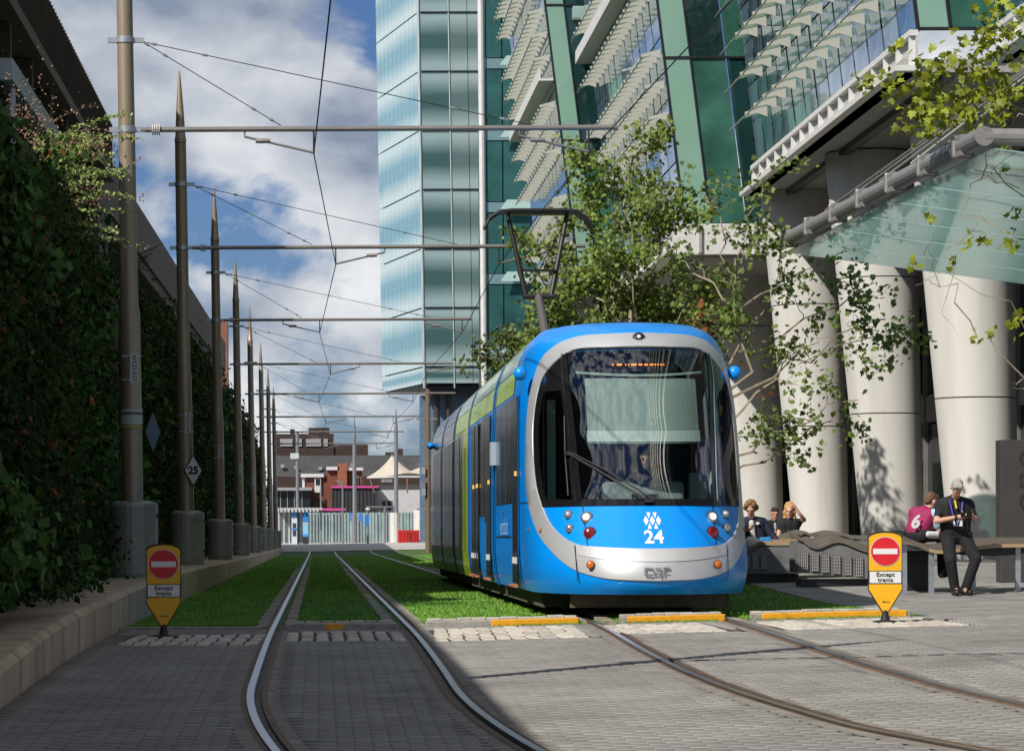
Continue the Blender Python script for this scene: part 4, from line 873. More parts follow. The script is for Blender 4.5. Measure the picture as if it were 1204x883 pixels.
# bay A over the columns
A, xA = bay('leaning glass office bay on round white columns, with white ribbed fascia', 10.26, 9.64, 52.4, 71.4, 9.64, 15.2, 1.36, 5, .89, .50, 1.36, channel=(), frontal=2.0, first_row=10.60, panel_h=1.78)
fascia(A, xA, 52.4, 71.4, 9.64)
MB().box(10.05, 17, 52.5, 71.5, 8.92, 9.15).build('soffit', M_sof, A); MB().box(10.75, 10.95, 52.5, 71.4, 8.80, 8.918).build('soffit_strip', M_mul, A)
# bay B, further on and closer to the track
B, xB = bay('leaning glass office bay behind the tree crown, white channel across it', 8.52, 9.62, 72.5, 88.4, 8.35, 17.2, 1.35, 6, .74, .46, .82, channel=(5,), frontal=3.0, first_row=11.0, panel_h=1.48, skip=True)
fascia(B, xB, 72.3, 88.4, 8.35, .55, .12)
MB().box(8.7, 15, 72.45, 88.4, 7.55, 7.72).build('soffit', M_sof, B)
MB().box(8.4, 14, 72.15, 72.44, 7.62, 8.34).build('front_ledge', M_wht, B)
for q in (9.0, 10.3, 11.6): MB().box(q, q + .06, 72.08, 72.14, 7.65, 8.3).build('ledge_rib', M_sof, B)
# bay C
C, xC = bay('narrow far glass office bay with dense sun louvres beside the tower', 7.36, 10.7, 89.5, 103.2, 8.6, 20.2, 1.35, 6, .68, .46, .85, channel=(7,), frontal=1.9, first_row=9.6, panel_h=1.36, skip=True)
for zq in (12.6, 14.9, 16.05, 17.2): MB().box(xC(zq) + .75, xC(zq) + 1.85, 89.0, 89.4, zq, zq + .34).build('glass_shelf', M_shelf, C)
MB().box(7.5, 13, 89.4, 103, 8.2, 8.55).build('soffit', M_sof, C)
# bay Z nearest, mostly outside the frame
Z_, xZ = bay('nearest glass office bay above the glass canopy, white fascia edge', 11.6, 9.64, 36.0, 51.6, 9.64, 13.5, 1.36, 3, 1.18, .62, 1.36, frontal=1.4, first_row=10.55, panel_h=1.18)
fascia(Z_, xZ, 36.0, 51.6, 9.64); MB().box(11.5, 17, 36, 51.5, 8.92, 9.15).build('soffit', M_sof, Z_)
# the storeys above, out of frame: glazed bands and spandrels up to the roof
for t_, xf_, ya, yb, z_, zr in ((A, xA, 52.4, 71.4, 15.3, 40), (B, xB, 72.5, 88.4, 17.3, 42), (C, xC, 89.5, 103.2, 20.3, 42), (Z_, xZ, -25, 51.6, 13.7, 40)):
    z = z_
    while z < zr:
        x = xf_(z_); MB().box(x, 24, ya, yb, z, z + 2.6).build('upper_glazing', M_fgd, t_); MB().box(x - .25, 24.1, ya - .1, yb + .1, z + 2.62, z + 3.85).build('upper_spandrel', M_brk, t_); z += 3.9
# columns: leaning, tapering drums with two joints
def column(X, Y, ztop, label, r0=.62, r1=.94, sh=-.45):
    zb = gz(X, Y) - .1; t = thing('column', label, 'column', (X, Y, zb), 'white leaning columns under the offices')
    f = lambda z: sh * ((z - zb) / (ztop - zb)); rr = lambda z: r0 + (r1 - r0) * ((z - zb) / (ztop - zb))
    cuts = [zb, 3.5, 6.3, ztop]
    for a, b in zip(cuts[:-1], cuts[1:]):
        mb = MB(); a2, b2 = a + .012, b - .012; zz_ = np.linspace(a2, b2, 6); mb.lathe([(rr(z), z) for z in zz_], (X, Y, 0), 40, 'Z', shift=f); mb.build('drum', M_colm, t, smooth=True)
    for z in cuts[1:3]:
        mb = MB(); mb.lathe([(rr(z) - .03, z - .013), (rr(z) - .03, z + .013)], (X, Y, 0), 30, 'Z', shift=f); mb.build('joint', M_mul, t)
column(12.28, 56.4, 8.9, 'white leaning column beside the dark sign block'); column(11.95, 63.6, 8.9, 'white leaning column dappled with leaf shadow'); column(11.68, 71.0, 8.92, 'white leaning column standing beyond the dappled one'); column(11.3, 78.4, 7.6, 'white column behind the twiggy tree'); column(10.6, 86, 7.6, 'white column deep behind the leafy tree')
# dark glazed ground floor behind the columns
gfl = thing('ground_floor_front', 'dark glazed ground floor with grey louvre band behind the columns', 'building', (15.5, 65, .3))
M_gfg = mat('shopfront_glass', (.008, .014, .013), .06, spec=.6, var=.3, vscale=.3); M_gfp = mat('shopfront_panel', (.16, .155, .15), .7, var=.12)
k = 44.0
while k < 92: 
    MB().box(14.5, 14.6, k + .04, k + 2.36, .4, 3.6).build('shop_pane', M_gfg, gfl); MB().box(14.45, 14.6, k + .04, k + 2.36, 3.66, 4.3).build('louvre_band', M_gfp, gfl); MB().box(14.5, 14.6, k + .04, k + 2.36, 4.36, 8.9).build('upper_pane', M_gfg, gfl); MB().box(14.40, 14.62, k - .04, k + .04, .2, 8.9).build('post', M_gfp, gfl); k += 2.4
MB().box(14.62, 14.9, 44, 92, .0, 8.9).build('backing', M_mul, gfl)
k = 9.2
while k < 14.3:
    MB().box(k + .04, k + 1.26, 92.0, 92.1, .6, 3.1).build('shop_pane', M_gfg, gfl); MB().box(k + .04, k + 1.26, 91.95, 92.1, 3.16, 3.9).build('louvre_band', M_gfp, gfl); MB().box(k + .04, k + 1.26, 92, 92.1, 3.96, 8.3).build('upper_pane', M_gfg, gfl); MB().box(k - .04, k + .04, 91.9, 92.12, .2, 8.3).build('post', M_gfp, gfl); k += 1.3
MB().box(8.5, 14.6, 92.12, 92.4, 0, 8.3).build('backing', M_mul, gfl)
# inclined white brace between the bays
br = thing('raking_brace', 'white raking wall panel seen through the tree crown', 'wall', (8.6, 84, .5))
MB().prism([(0, 0), (1.5, 0), (2.6, 6.9), (.4, 6.9)], (8.4, 88.6, .6), (1, 0, 0), (0, 0, 1), (0, .4, 0)).build('brace', M_wht, br); MB().prism([(0, 0), (1.2, 0), (2.2, 6.4), (.7, 6.4)], (9.0, 80.2, .9), (1, 0, 0), (0, 0, 1), (0, .4, 0)).build('brace', M_wht, br)
# ------------------------------------------------------------------ glass canopy
cn = thing('glass_canopy', 'frameless glass canopy hung from a thick grey tube by rods', 'canopy', (9.5, 46, 6))
M_tub = mat('canopy_tube', (0.27, 0.262, 0.255), 0.5, .3, var=.1, vscale=4, dirt=.2)
p0, p1 = Vector((8.42, 38.6, 6.02)), Vector((7.95, 52.6, 6.0))
MB().tube([p0, p1], .125, 16).build('edge_tube', M_tub, cn, smooth=False)
M_cg = glass('canopy_glass', (0.62, 0.82, 0.80), 1.5, 0.02, trans=(.50, (.66, .84, .82)))
n = 7
for i in range(n):
    a, b = p0.lerp(p1, i / n + .004), p0.lerp(p1, (i + 1) / n - .004); e_ = Vector((4.3, 0, -.58)); o_ = Vector((.1, 0, -.16)); mb = MB()
    mb.add([a + o_, b + o_, b + o_ + e_, a + o_ + e_, a + o_ + Vector((0, 0, .02)), b + o_ + Vector((0, 0, .02)), b + o_ + e_ + Vector((0, 0, .02)), a + o_ + e_ + Vector((0, 0, .02))], [(0, 1, 2, 3), (7, 6, 5, 4), (0, 4, 5, 1), (1, 5, 6, 2), (2, 6, 7, 3), (3, 7, 4, 0)]); mb.build('glass_sheet', M_cg, cn)
for i in range(n):
    q = p0.lerp(p1, (i + .55) / n); cl = MB(); cl.cbox(q + Vector((.0, 0, 0)), (.30, .09, .30)); bevel(cl.build('clamp', M_tub, cn), .03)
    for dz in (-.1, .1):
        MB().cbox(q + Vector((-.02, -.16, dz)), (.16, .2, .07)).build('clamp_finger', M_tub, cn)
for i in range(5): 
    q = p0.lerp(p1, (i + 1.05) / n); MB().tube([q + Vector((0, 0, .15)), (12.0, 41.5 + i * .3, 9.0)], .018, 6).build('tie_rod', M_arm, cn)
MB().tube([p0 + Vector((0, .1, 0)), p0 + Vector((4.6, .2, -.05))], .11, 12).build('end_beam', M_tub, cn)
MB().tube([p1 + Vector((3.4, -10, -1.3)), p1 + Vector((5.2, -10, -1.15))], .09, 10).build('lower_arm', M_tub, cn)
# ------------------------------------------------------------------ glass tower and its neighbour
def fritted(name, clear, frit, w=.34):
    m = mat(name, clear, 0.2, 0.0, spec=.5); nt = m.node_tree; b = nt.nodes['Principled BSDF']
    tcn = nt.nodes.new('ShaderNodeTexCoord'); sx_ = nt.nodes.new('ShaderNodeSeparateXYZ'); nt.links.new(tcn.outputs['Generated'], sx_.inputs[0])
    m1 = nt.nodes.new('ShaderNodeMath'); m1.operation = 'SUBTRACT'; m1.inputs[1].default_value = .5; nt.links.new(sx_.outputs['Z'], m1.inputs[0])
    m2 = nt.nodes.new('ShaderNodeMath'); m2.operation = 'ABSOLUTE'; nt.links.new(m1.outputs[0], m2.inputs[0])
    n_ = nt.nodes.new('ShaderNodeTexNoise'); n_.inputs['Scale'].default_value = .35; nt.links.new(tcn.outputs['Object'], n_.inputs['Vector'])
    m3 = nt.nodes.new('ShaderNodeMath'); m3.operation = 'MULTIPLY_ADD'; m3.inputs[1].default_value = .12; m3.inputs[2].default_value = -.06; nt.links.new(n_.outputs['Fac'], m3.inputs[0])
    m4 = nt.nodes.new('ShaderNodeMath'); m4.operation = 'ADD'; nt.links.new(m2.outputs[0], m4.inputs[0]); nt.links.new(m3.outputs[0], m4.inputs[1])
    r = nt.nodes.new('ShaderNodeValToRGB'); r.color_ramp.elements[0].position = .10; r.color_ramp.elements[1].position = .40; r.color_ramp.elements[0].color = (*clear, 1); r.color_ramp.elements[1].color = (*frit, 1)
    nt.links.new(m4.outputs[0], r.inputs[0]); nt.links.new(r.outputs[0], b.inputs['Base Color'])
    rr = nt.nodes.new('ShaderNodeMapRange'); rr.inputs['To Min'].default_value = .22; rr.inputs['To Max'].default_value = .55; nt.links.new(m4.outputs[0], rr.inputs['Value']); nt.links.new(rr.outputs[0], b.inputs['Roughness'])
    return m
tw = thing('glass_tower', 'tall pale fritted glass tower closing the street', 'tower', (9, 212, 1))
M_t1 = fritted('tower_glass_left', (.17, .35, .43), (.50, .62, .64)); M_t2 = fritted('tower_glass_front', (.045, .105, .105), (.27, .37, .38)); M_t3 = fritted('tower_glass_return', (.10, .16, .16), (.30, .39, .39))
S0 = 17.4; cx0, cy0 = (499.5 - 374) / S0, FPX / S0; FLH = 69.4 / S0; z0 = 11.3
lean_t = lambda z: -.0135 * (z - z0)
dl = Vector((-.196, 1, 0)).normalized()
def tq(pa, pb, za, zb_, nm, m, la=0, lb_=0): 
    mb = MB(); a, b = Vector(pa), Vector(pb); nr = (b - a).cross(Vector((0, 0, 1))).normalized() * .06
    f = lambda p, z, l: Vector((p.x + lean_t(z) + l * (z - z0), p.y, z))
    vs = [f(a, za, la), f(b, za, lb_), f(b, zb_, lb_), f(a, zb_, la)]; mb.add(vs + [v + nr for v in vs], [(0, 1, 2, 3), (7, 6, 5, 4), (0, 4, 5, 1), (1, 5, 6, 2), (2, 6, 7, 3), (3, 7, 4, 0)]); return mb.build(nm, m, tw)
c0 = Vector((cx0, cy0, 0)); far = c0 + dl * 13.4
for j in range(8):
    za, zb_ = z0 + (j - 1) * FLH + 1.15, z0 + j * FLH + 1.15; za = max(za, z0 + .0)
    za2, zb2 = za + .05, zb_ - .05
    # flank: five sheets per storey separated by fine vertical joints
    for k in range(10):
        tq(c0 + dl * (.3 + k * 1.31), c0 + dl * (.3 + k * 1.31 + 1.24), za2, zb2, 'flank_pane', M_t1, 0, -.0)
    for q0_, q1_, m_ in ((.12, 1.98, M_t2), (2.1, 3.28, M_t3), (3.32, 4.05, M_t3)): tq(c0 + Vector((q0_, 0, 0)), c0 + Vector((q1_, 0, 0)), za2, zb2, 'front_pane', m_)
    tq(c0 + Vector((.1, -.12, 0)), c0 + Vector((4.1, -.12, 0)), zb_ - .01, zb_ + .025, 'floor_line', M_mul)
for px_ in (0, 2.04, 4.12): 
    mb = MB(); mb.tube([(cx0 + px_ , cy0 - .1, z0 - .3), (cx0 + px_ + lean_t(45), cy0 - .1, 45)], .05 if px_ == 2.04 else .09, 6); mb.build('edge_mullion', mat('tower_mullion', (.5, .55, .56), .4, .4), tw)
core_t = MB(); core_t.add([(cx0 + .1, cy0 + .2, z0), (cx0 + 4, cy0 + .2, z0), (cx0 + 4, cy0 + 13, z0), (far.x + .3, far.y, z0)] + [(cx0 + .1 + lean_t(45), cy0 + .2, 45), (cx0 + 4, cy0 + .2, 45), (cx0 + 4, cy0 + 13, 45), (far.x + .3 + lean_t(45), far.y, 45)], [(0, 3, 2, 1), (4, 5, 6, 7), (0, 1, 5, 4), (1, 2, 6, 5), (2, 3, 7, 6), (3, 0, 4, 7)]); core_t.build('inner_core', mat('tower_core', (.05, .08, .085), .7), tw)
for q in ((.9, .6), (1.7, 1.0), (3.3, 1.2)): MB().tube([(cx0 + q[0], cy0 + 1.5, .3), (cx0 + q[0], cy0 + 1.5, z0)], .22, 10).build('leg', mat('dark_leg', (.03, .03, .03), .6), tw)
MB().box(cx0 - .2, cx0 + 3.6, cy0 + 4, cy0 + 4.2, .4, z0 - .6).build('lobby_glass', mat('lobby_glass', (.18, .27, .38), .1, .3, var=.2), tw); MB().box(cx0 + .2, cx0 + 4.1, cy0 + .6, cy0 + 3.6, z0 - .7, z0 - .1).build('transfer_beam', M_mul, tw)
# neighbour with pale glass shelves at each floor
nb = thing('glass_block', 'dark green glass block with pale glass shelves beside the tower', 'building', (12, 172, 1))
s_ = 21.0; xn, yn = (574 - 374) / s_, FPX / s_
for j in range(12):
    z = 3.4 + j * 4.02
    for x0_, x1_ in ((0, .93), (1.0, 2.7), (2.8, 5.2)): MB().box(xn + x0_ - .013 * z * .3, xn + x1_ - .013 * z * .3, yn, yn + .1, z + .25, z + 3.6).build('pane', mat('block_glass', (.035, .115, .115), .07, .1, var=.35, vscale=.6, spec=.6), nb)
    MB().box(xn - .1, xn + 5.4, yn + .02, yn + .3, z - .35, z + .2).build('spandrel', mat('spandrel_blue', (.16, .26, .29), .3, var=.1), nb)
    MB().prism([(0, 0), (2.3, 0), (2.0, .55), (.4, .55)], (xn + .7, yn - .6, z - .25), (1, 0, 0), (0, .35, 1), (0, .05, .0)).build('glass_shelf', M_shelf, nb)
MB().tube([(xn - .15, yn - .1, 1), (xn - .45, yn - .1, 48)], .16, 8).build('corner_post', M_wht, nb)
MB().box(xn - .0, xn + 6, yn + .35, yn + 9, .3, 50).build('core', mat('block_core', (.02, .05, .05), .6), nb)
# ================================================================== TREES (London planes: sparse lobed leaves, pale twigs)
M_bark = mat('plane_bark', (0.30, 0.25, 0.17), 0.85, var=0.3, vscale=5, bump=.3, bscale=20)
LOBE = np.array([(0, -.05), (.30, -.12), (.50, .10), (.33, .22), (.46, .52), (.20, .46), (.0, .85), (-.20, .46), (-.46, .52), (-.33, .22), (-.50, .10), (-.30, -.12)])
LF = [(0, 1, 2), (0, 2, 3), (3, 4, 5), (0, 3, 5), (0, 5, 6), (0, 6, 7), (0, 7, 9), (7, 8, 9), (0, 9, 10), (0, 10, 11)]
def plane_leaves(P0, size):
    P0 = np.asarray(P0, float); n = len(P0); size = np.asarray(size).reshape(-1, 1, 1)
    nr = rng.normal(size=(n, 3)) * .8 + np.array([-.35, -.6, .55]); nr /= np.linalg.norm(nr, axis=1)[:, None]
    t = rng.normal(size=(n, 3)) * .7 + np.array([0, 0, -.7]); t -= nr * (t * nr).sum(1)[:, None]; t /= np.linalg.norm(t, axis=1)[:, None]; b = np.cross(nr, t)
    cup = (np.abs(LOBE[:, 0]) * -.28)[None, :, None]
    V = P0[:, None, :] + size * (b[:, None, :] * LOBE[None, :, 0:1] + t[:, None, :] * LOBE[None, :, 1:2] + nr[:, None, :] * cup)
    F_ = (np.arange(n)[:, None, None] * 12 + np.array(LF)[None]).reshape(-1, 3)
    return V.reshape(-1, 3), F_
def wob(a, b, n=6, amp=.06):
    a, b = Vector(a), Vector(b); L = (b - a).length; out = []
    for i in range(n + 1):
        t = i / n; q = a.lerp(b, t)
        if 0 < i: q = q + Vector((random.gauss(0, 1), random.gauss(0, 1), random.gauss(0, 1))) * amp * L * math.sin(math.pi * min(t, .85))
        out.append(q)
    return out
def grow(mb, tips, a, b, r, depth, twig_len, nchild=4, amp=.05, up=.15):
    pts = wob(a, b, 6, amp); mb.tube(pts, [r * (1 - .62 * i / 6) for i in range(7)], 6 if r > .03 else 4)
    if depth == 0:
        tips.append((pts[3], pts[6])); return
    d = (Vector(b) - Vector(a)).normalized()
    for k in range(nchild):
        i = random.randint(2, 6); side = Vector((random.gauss(0, 1), random.gauss(0, 1), random.gauss(0, .7) + up)); side = (side - d * side.dot(d) * .4).normalized()
        L = twig_len * random.uniform(.6, 1.2); grow(mb, tips, pts[i], pts[i] + (d * .6 + side).normalized() * L, r * .42, depth - 1, twig_len * .62, nchild, amp, up)
    tips.append((pts[4], pts[6]))
def make_tree(label, base, limbs, leafmat, nleaf, lsize, depth=2, twig=.8, spread=.12, extra=None, nchild=4, trunk_r=.09, keep=None):
    t = thing('plane_tree', label, 'tree', base); mb = MB(); tips = []
    top = limbs[0]; trunk = wob(base, top, 6, .012); tk = MB(); tk.tube([Vector(base) - Vector((0, 0, .05))] + trunk, [trunk_r * 1.2] + [trunk_r * (1 - .05 * i) for i in range(7)], 10); tk.build('trunk', M_bark, t, smooth=True)
    for a, b, r in limbs[1]: grow(mb, tips, a, b, r, depth, twig, nchild)
    mb.build('branches', M_bark, t, smooth=True)
    pts = []
    w = [(b - a).length + .1 for a, b in tips]
    for _ in range(nleaf):
        a, b = random.choices(tips, w)[0]; q = a.lerp(b, random.random() ** .7) + Vector((random.gauss(0, spread), random.gauss(0, spread), random.gauss(0, spread) - .03)); 
        if keep is None or keep(q): pts.append(tuple(q))
    for c, rad, nn in (extra or []):
        for _ in range(nn): pts.append(tuple(Vector(c) + Vector((random.gauss(0, rad), random.gauss(0, rad), random.gauss(0, rad)))))
    n = len(pts); V, F_ = plane_leaves(pts, rng.uniform(lsize * .6, lsize * 1.25, n)); np_mesh('crown', V, F_, leafmat, t)
    return t
def leafmat(nm, col, isl=.5):
    m = mat(nm, col, 0.5, island=isl, var=.35, vscale=1.5); nt = m.node_tree; b = nt.nodes['Principled BSDF']; out = nt.nodes['Material Output']
    tl = nt.nodes.new('ShaderNodeBsdfTranslucent'); mx_ = nt.nodes.new('ShaderNodeMixShader'); mx_.inputs[0].default_value = .38
    nt.links.new(b.inputs['Base Color'].links[0].from_socket, tl.inputs[0]); nt.links.new(b.outputs[0], mx_.inputs[1]); nt.links.new(tl.outputs[0], mx_.inputs[2]); nt.links.new(mx_.outputs[0], out.inputs[0]); return m
L1 = leafmat('plane_leaf', (0.145, 0.200, 0.033)); L3 = leafmat('plane_leaf_bright', (0.30, 0.34, 0.020), .35); L2 = leafmat('plane_leaf_mid', (0.13, 0.19, 0.036), .45)
random.seed(11)
# dense tree behind the tram
s1 = 62.0; B1 = Vector((5.85, FPX / s1, gz(5.85, FPX / s1)))
q = lambda px, py, dy=0: P(px, py, s1) + Vector((0, dy, 0))
lim = [(q(738, 470), q(745, 190), .05), (q(738, 460), q(660, 330, -.5), .04), (q(738, 440), q(810, 300, .4), .04), (q(742, 400), q(690, 235, .6), .032), (q(742, 390), q(790, 220, -.4), .032), (q(738, 470), q(640, 400, .3), .035), (q(738, 470), q(830, 380, -.5), .035), (q(742, 420), q(740, 300, -1.1), .03), (q(742, 420), q(720, 320, 1.0), .03), (q(738, 470), q(690, 400, -.9), .03), (q(738, 470), q(780, 410, .8), .03), (q(742, 330), q(715, 200), .02), (q(735, 430), q(628, 360, .2), .03), (q(735, 400), q(655, 280, .5), .026), (q(735, 450), q(618, 415, -.2), .026), (q(742, 400), q(820, 330, .6), .03), (q(742, 380), q(770, 250, .5), .025)]
make_tree('dense leafy plane tree standing behind the blue tram', B1, (q(738, 470), lim), L1, 12500, .098, 2, .8, .11, nchild=4)
# small tree further back beside the tram roof
s0 = 46.0; q = lambda px, py, dy=0: P(px, py, s0) + Vector((0, dy, 0)); B0 = Vector((5.75, FPX / s0, gz(5.75, FPX / s0)))
make_tree('small plane tree further back above the tram roof', B0, (q(636, 480), [(q(636, 480), q(640, 380), .04), (q(636, 480), q(585, 420), .03), (q(636, 470), q(600, 395, .5), .03), (q(636, 470), q(670, 410, -.4), .03), (q(636, 480), q(575, 445, .3), .025)]), L1, 2400, .11, 2, .7, .12)
# sparse twiggy tree to the right of the tram
s2 = 70.0; q = lambda px, py, dy=0: P(px, py, s2) + Vector((0, dy, 0)); B2 = Vector(((850 - 374) / s2, FPX / s2, gz(6.8, FPX / s2)))
lim2 = [(q(852, 560), q(862, 300), .045), (q(860, 470), q(1010, 385), .030), (q(858, 500), q(960, 400, .3), .028), (q(858, 540), q(1000, 470, -.3), .030), (q(856, 560), q(975, 500, .2), .026), (q(862, 420), q(1040, 330, .4), .026), (q(862, 380), q(985, 300, -.3), .022), (q(862, 330), q(900, 210), .022), (q(862, 330), q(830, 225, .3), .022), (q(860, 360), q(790, 290, .5), .024), (q(862, 350), q(905, 250, .3), .02), (q(858, 430), q(920, 330, .5), .022), (q(858, 450), q(800, 380, .3), .024), (q(940, 430), q(1062, 385, .1), .014), (q(960, 400), q(1045, 400), .012)]
make_tree('sparse twiggy plane tree leaning out beside the tram cab', B2, (q(852, 560), lim2), L2, 1700, .11, 2, .62, .09, nchild=3,
          extra=[(q(1000, 320), .22, 24), (q(1040, 385), .25, 40), (q(905, 510), .2, 60), (q(950, 480), .25, 60), (q(985, 330), .2, 26), (q(1010, 420), .18, 24), (q(935, 520), .2, 40), (q(880, 240), .25, 40)], trunk_r=.075)
# dry brown leaves caught in it
pts = [tuple(q(random.gauss(822, 6), random.gauss(378, 14)) + Vector((0, random.gauss(0, .1), 0))) for _ in range(30)] + [tuple(q(random.gauss(840, 3), random.gauss(392, 8))) for _ in range(12)] + [tuple(q(x, y)) for x, y in ((876, 352), (897, 466), (905, 600 - 135))]
V, F_ = plane_leaves(pts, np.full(len(pts), .11)); t2_ = [o for o in bpy.data.objects if o.name.startswith('plane_tree')][-1]; np_mesh('dry_leaves', V, F_, M_hb, t2_)
# bright branches reaching in from a tree beyond the right edge
s3 = 90.0; q = lambda px, py, dy=0: P(px, py, s3) + Vector((0, dy, 0)); B3 = Vector(((1300 - 374) / s3, FPX / s3, gz(10.2, FPX / s3)))
lim3 = [(q(1298, 420), q(1290, 60), .05), (q(1295, 330), q(1165, 190, .2), .022), (q(1290, 260), q(1120, 140, -.3), .020), (q(1290, 210), q(1080, 90, .2), .018), (q(1292, 180), q(1130, 60, .3), .018), (q(1290, 120), q(1150, 30), .018), (q(1290, 160), q(1060, 130, .1), .016), (q(1298, 520), q(1150, 400), .022), (q(1150, 400), q(1085, 300), .012), (q(1165, 190), q(1130, 260), .010), (q(1200, 225), q(1145, 205), .010), (q(1290, 340), q(1155, 250, .2), .016), (q(1155, 250), q(1110, 370, .1), .010), (q(1290, 420), q(1120, 330, -.2), .014)]
make_tree('bright green plane branches reaching over the glass canopy from a tree at the right', B3, (q(1298, 420), lim3), L3, 620, .125, 1, .45, .08, nchild=3, trunk_r=.09,
          keep=lambda v: v.z > 6.2, extra=[(q(1100, 90), .16, 60), (q(1150, 70), .20, 70), (q(1180, 30), .18, 60), (q(1050, 100), .12, 34), (q(1020, 98), .07, 14), (q(1100, 135), .16, 40), (q(1160, 120), .2, 60), (q(1085, 150), .10, 26), (q(1190, 100), .2, 50), (q(1060, 55), .05, 8), (q(1190, 290), .1, 8), (q(1150, 280), .08, 7), (q(1140, 285), .06, 5), (q(1190, 250), .08, 8), (q(1185, 390), .10, 7), (q(1150, 400), .08, 5), (q(1120, 310), .06, 4), (q(1095, 260), .06, 5), (q(1060, 150), .05, 6), (q(1078, 310), .05, 4), (q(1195, 380), .06, 8), (q(1190, 190), .1, 12)])
# ================================================================== SIGNS
M_sy = mat('sign_yellow', (0.82, 0.42, 0.008), 0.45, var=.05, vscale=6, dirt=.06); M_sr = mat('sign_red', (0.62, 0.012, 0.02), 0.45, var=.04); M_sw = mat('sign_reflective_white', (0.72, 0.72, 0.72), 0.45, var=.04)
def bollard_sign(X, Y, label, rz=0.0):
    t = thing('keep_out_sign', label, 'sign', (0, 0, 0), 'no entry bollard signs'); w = .172
    out = [(-.028, .10), (.028, .10), (w, .335), (w, .88), (w - .02, .905), (w * .5, .928), (0, .936), (-w * .5, .928), (-w + .02, .905), (-w, .88), (-w, .335)]
    sc = lambda k, dy: [(a * k, .52 + (b - .52) * k + dy) for a, b in out]
    MB().prism(out, (0, .0, 0), (1, 0, 0), (0, 0, 1), (0, .05, 0)).build('rim', M_rub, t)
    MB().prism(sc(.955, 0), (0, -.006, 0), (1, 0, 0), (0, 0, 1), (0, .005, 0)).build('yellow_face', M_sy, t)
    MB().prism(sc(.955, 0), (0, .051, 0), (1, 0, 0), (0, 0, 1), (0, .006, 0)).build('yellow_back', M_sy, t)
    cz = .728; c = lambda r, n=36: [(r * math.cos(2 * math.pi * k / n), r * math.sin(2 * math.pi * k / n)) for k in range(n)]
    MB().prism(c(.150), (0, -.010, cz), (1, 0, 0), (0, 0, 1), (0, .0035, 0)).build('roundel_border', mat('roundel_grey', (.55, .52, .52), .5), t)
    MB().prism(c(.143), (0, -.013, cz), (1, 0, 0), (0, 0, 1), (0, .0028, 0)).build('roundel', M_sr, t)
    MB().prism([(-.122, -.028), (.122, -.028), (.122, .028), (-.122, .028)], (0, -.016, cz), (1, 0, 0), (0, 0, 1), (0, .0028, 0)).build('white_bar', M_sw, t)
    MB().prism([(-.166, -.066), (.166, -.066), (.166, .066), (-.166, .066)], (0, -.010, .465), (1, 0, 0), (0, 0, 1), (0, .0035, 0)).build('text_border', M_rub, t)
    pl_ = MB().prism([(-.158, -.058), (.158, -.058), (.158, .058), (-.158, .058)], (0, -.013, .465), (1, 0, 0), (0, 0, 1), (0, .0028, 0)).build('text_plate', M_sw, t)
    text_obj('sign_text', 'Except', .062, M_txt, pl_, lambda a, b, c_: Vector((a, -.0165, .492 + b)), bold=.0012, sx=1.08); text_obj('sign_text', 'trams', .062, M_txt, pl_, lambda a, b, c_: Vector((a, -.0165, .438 + b)), bold=.0012, sx=1.08)
    MB().prism([(-.03, 0), (-.012, .012), (-.005, 0), (.045, .002), (.045, -.004), (-.03, -.005)], (0, -.0095, .215), (1, 0, 0), (0, 0, 1), (0, .003, 0)).build('maker_mark', M_txt, t)
    MB().lathe([(.05, .02), (.045, .05), (.034, .08), (.034, .13)], (0, .022, 0), 14).build('neck', M_rub, t, smooth=True)
    MB().lathe([(.135, -.01), (.135, .012), (.11, .025), (.05, .032)], (0, .022, 0), 20).build('foot', M_rub, t, smooth=True)
    t.location = (X, Y, gz(X, Y) + .012); t.rotation_euler.z = rz; return t
bollard_sign(-1.535, 30.4, 'yellow no entry except trams bollard sign in the shade by the kerb wall', .03); bollard_sign(5.76, 31.1, 'sunlit yellow no entry except trams bollard sign before the wavy bench', -.10)
# dark block sign with incised lettering
t = thing('sign_block', 'dark stone block sign with large incised lower case letters', 'sign', (10.4, 45.3, .3))
bevel(MB().box((1177 - 374) / 80, 11.3, 45.0, 45.35, .1, 2.39).build('slab', mat('sign_block_dark', (.045, .041, .038), .6, var=.15, vscale=3, dirt=.2), t), .01)
text_obj('letters', 'one', .62, mat('incised_dark', (.022, .020, .019), .5), t, lambda a, b, c: Vector((10.40 - b * 1.0, 44.992, 1.78 + a)), bold=-.006)
# ================================================================== BENCHES
M_bst = mat('bench_stone', (0.17, 0.168, 0.165), 0.75, var=0.18, vscale=3, bump=.1, dirt=.3); M_bw = mat('bench_timber', (0.15, 0.125, 0.10), 0.75, var=0.25, vscale=3, stretch=(.3, 4, 4), bump=.2); M_bwl = mat('bench_timber_light', (0.36, 0.25, 0.14), 0.65, var=0.2, vscale=3, stretch=(.3, 4, 4)); M_grl = mat('grille_pale', (.30, .29, .28), .6, var=.1)
def slat_top(t, x0, x1, y0, y1, zf, n, m, rise=.06, th=.045):
    for k in range(n):
        ya = y0 + (y1 - y0) * k / n + .008; yb = y0 + (y1 - y0) * (k + 1) / n - .008; mb = MB(); ns = 18; r_ = rise * k / n
        pr = [(ya, r_), (yb, r_), (yb, r_ - th), (ya, r_ - th), (ya, r_)]
        mb.grid(lambda u, v: (x0 + (x1 - x0) * u, pr[round(v * 4)][0], zf(x0 + (x1 - x0) * u) + pr[round(v * 4)][1]), ns, 4)
        for e_ in (x0, x1): mb.add([(e_, a, zf(e_) + b) for a, b in pr[:4]], [(0, 1, 2, 3)])
        mb.build('slat', m, t)
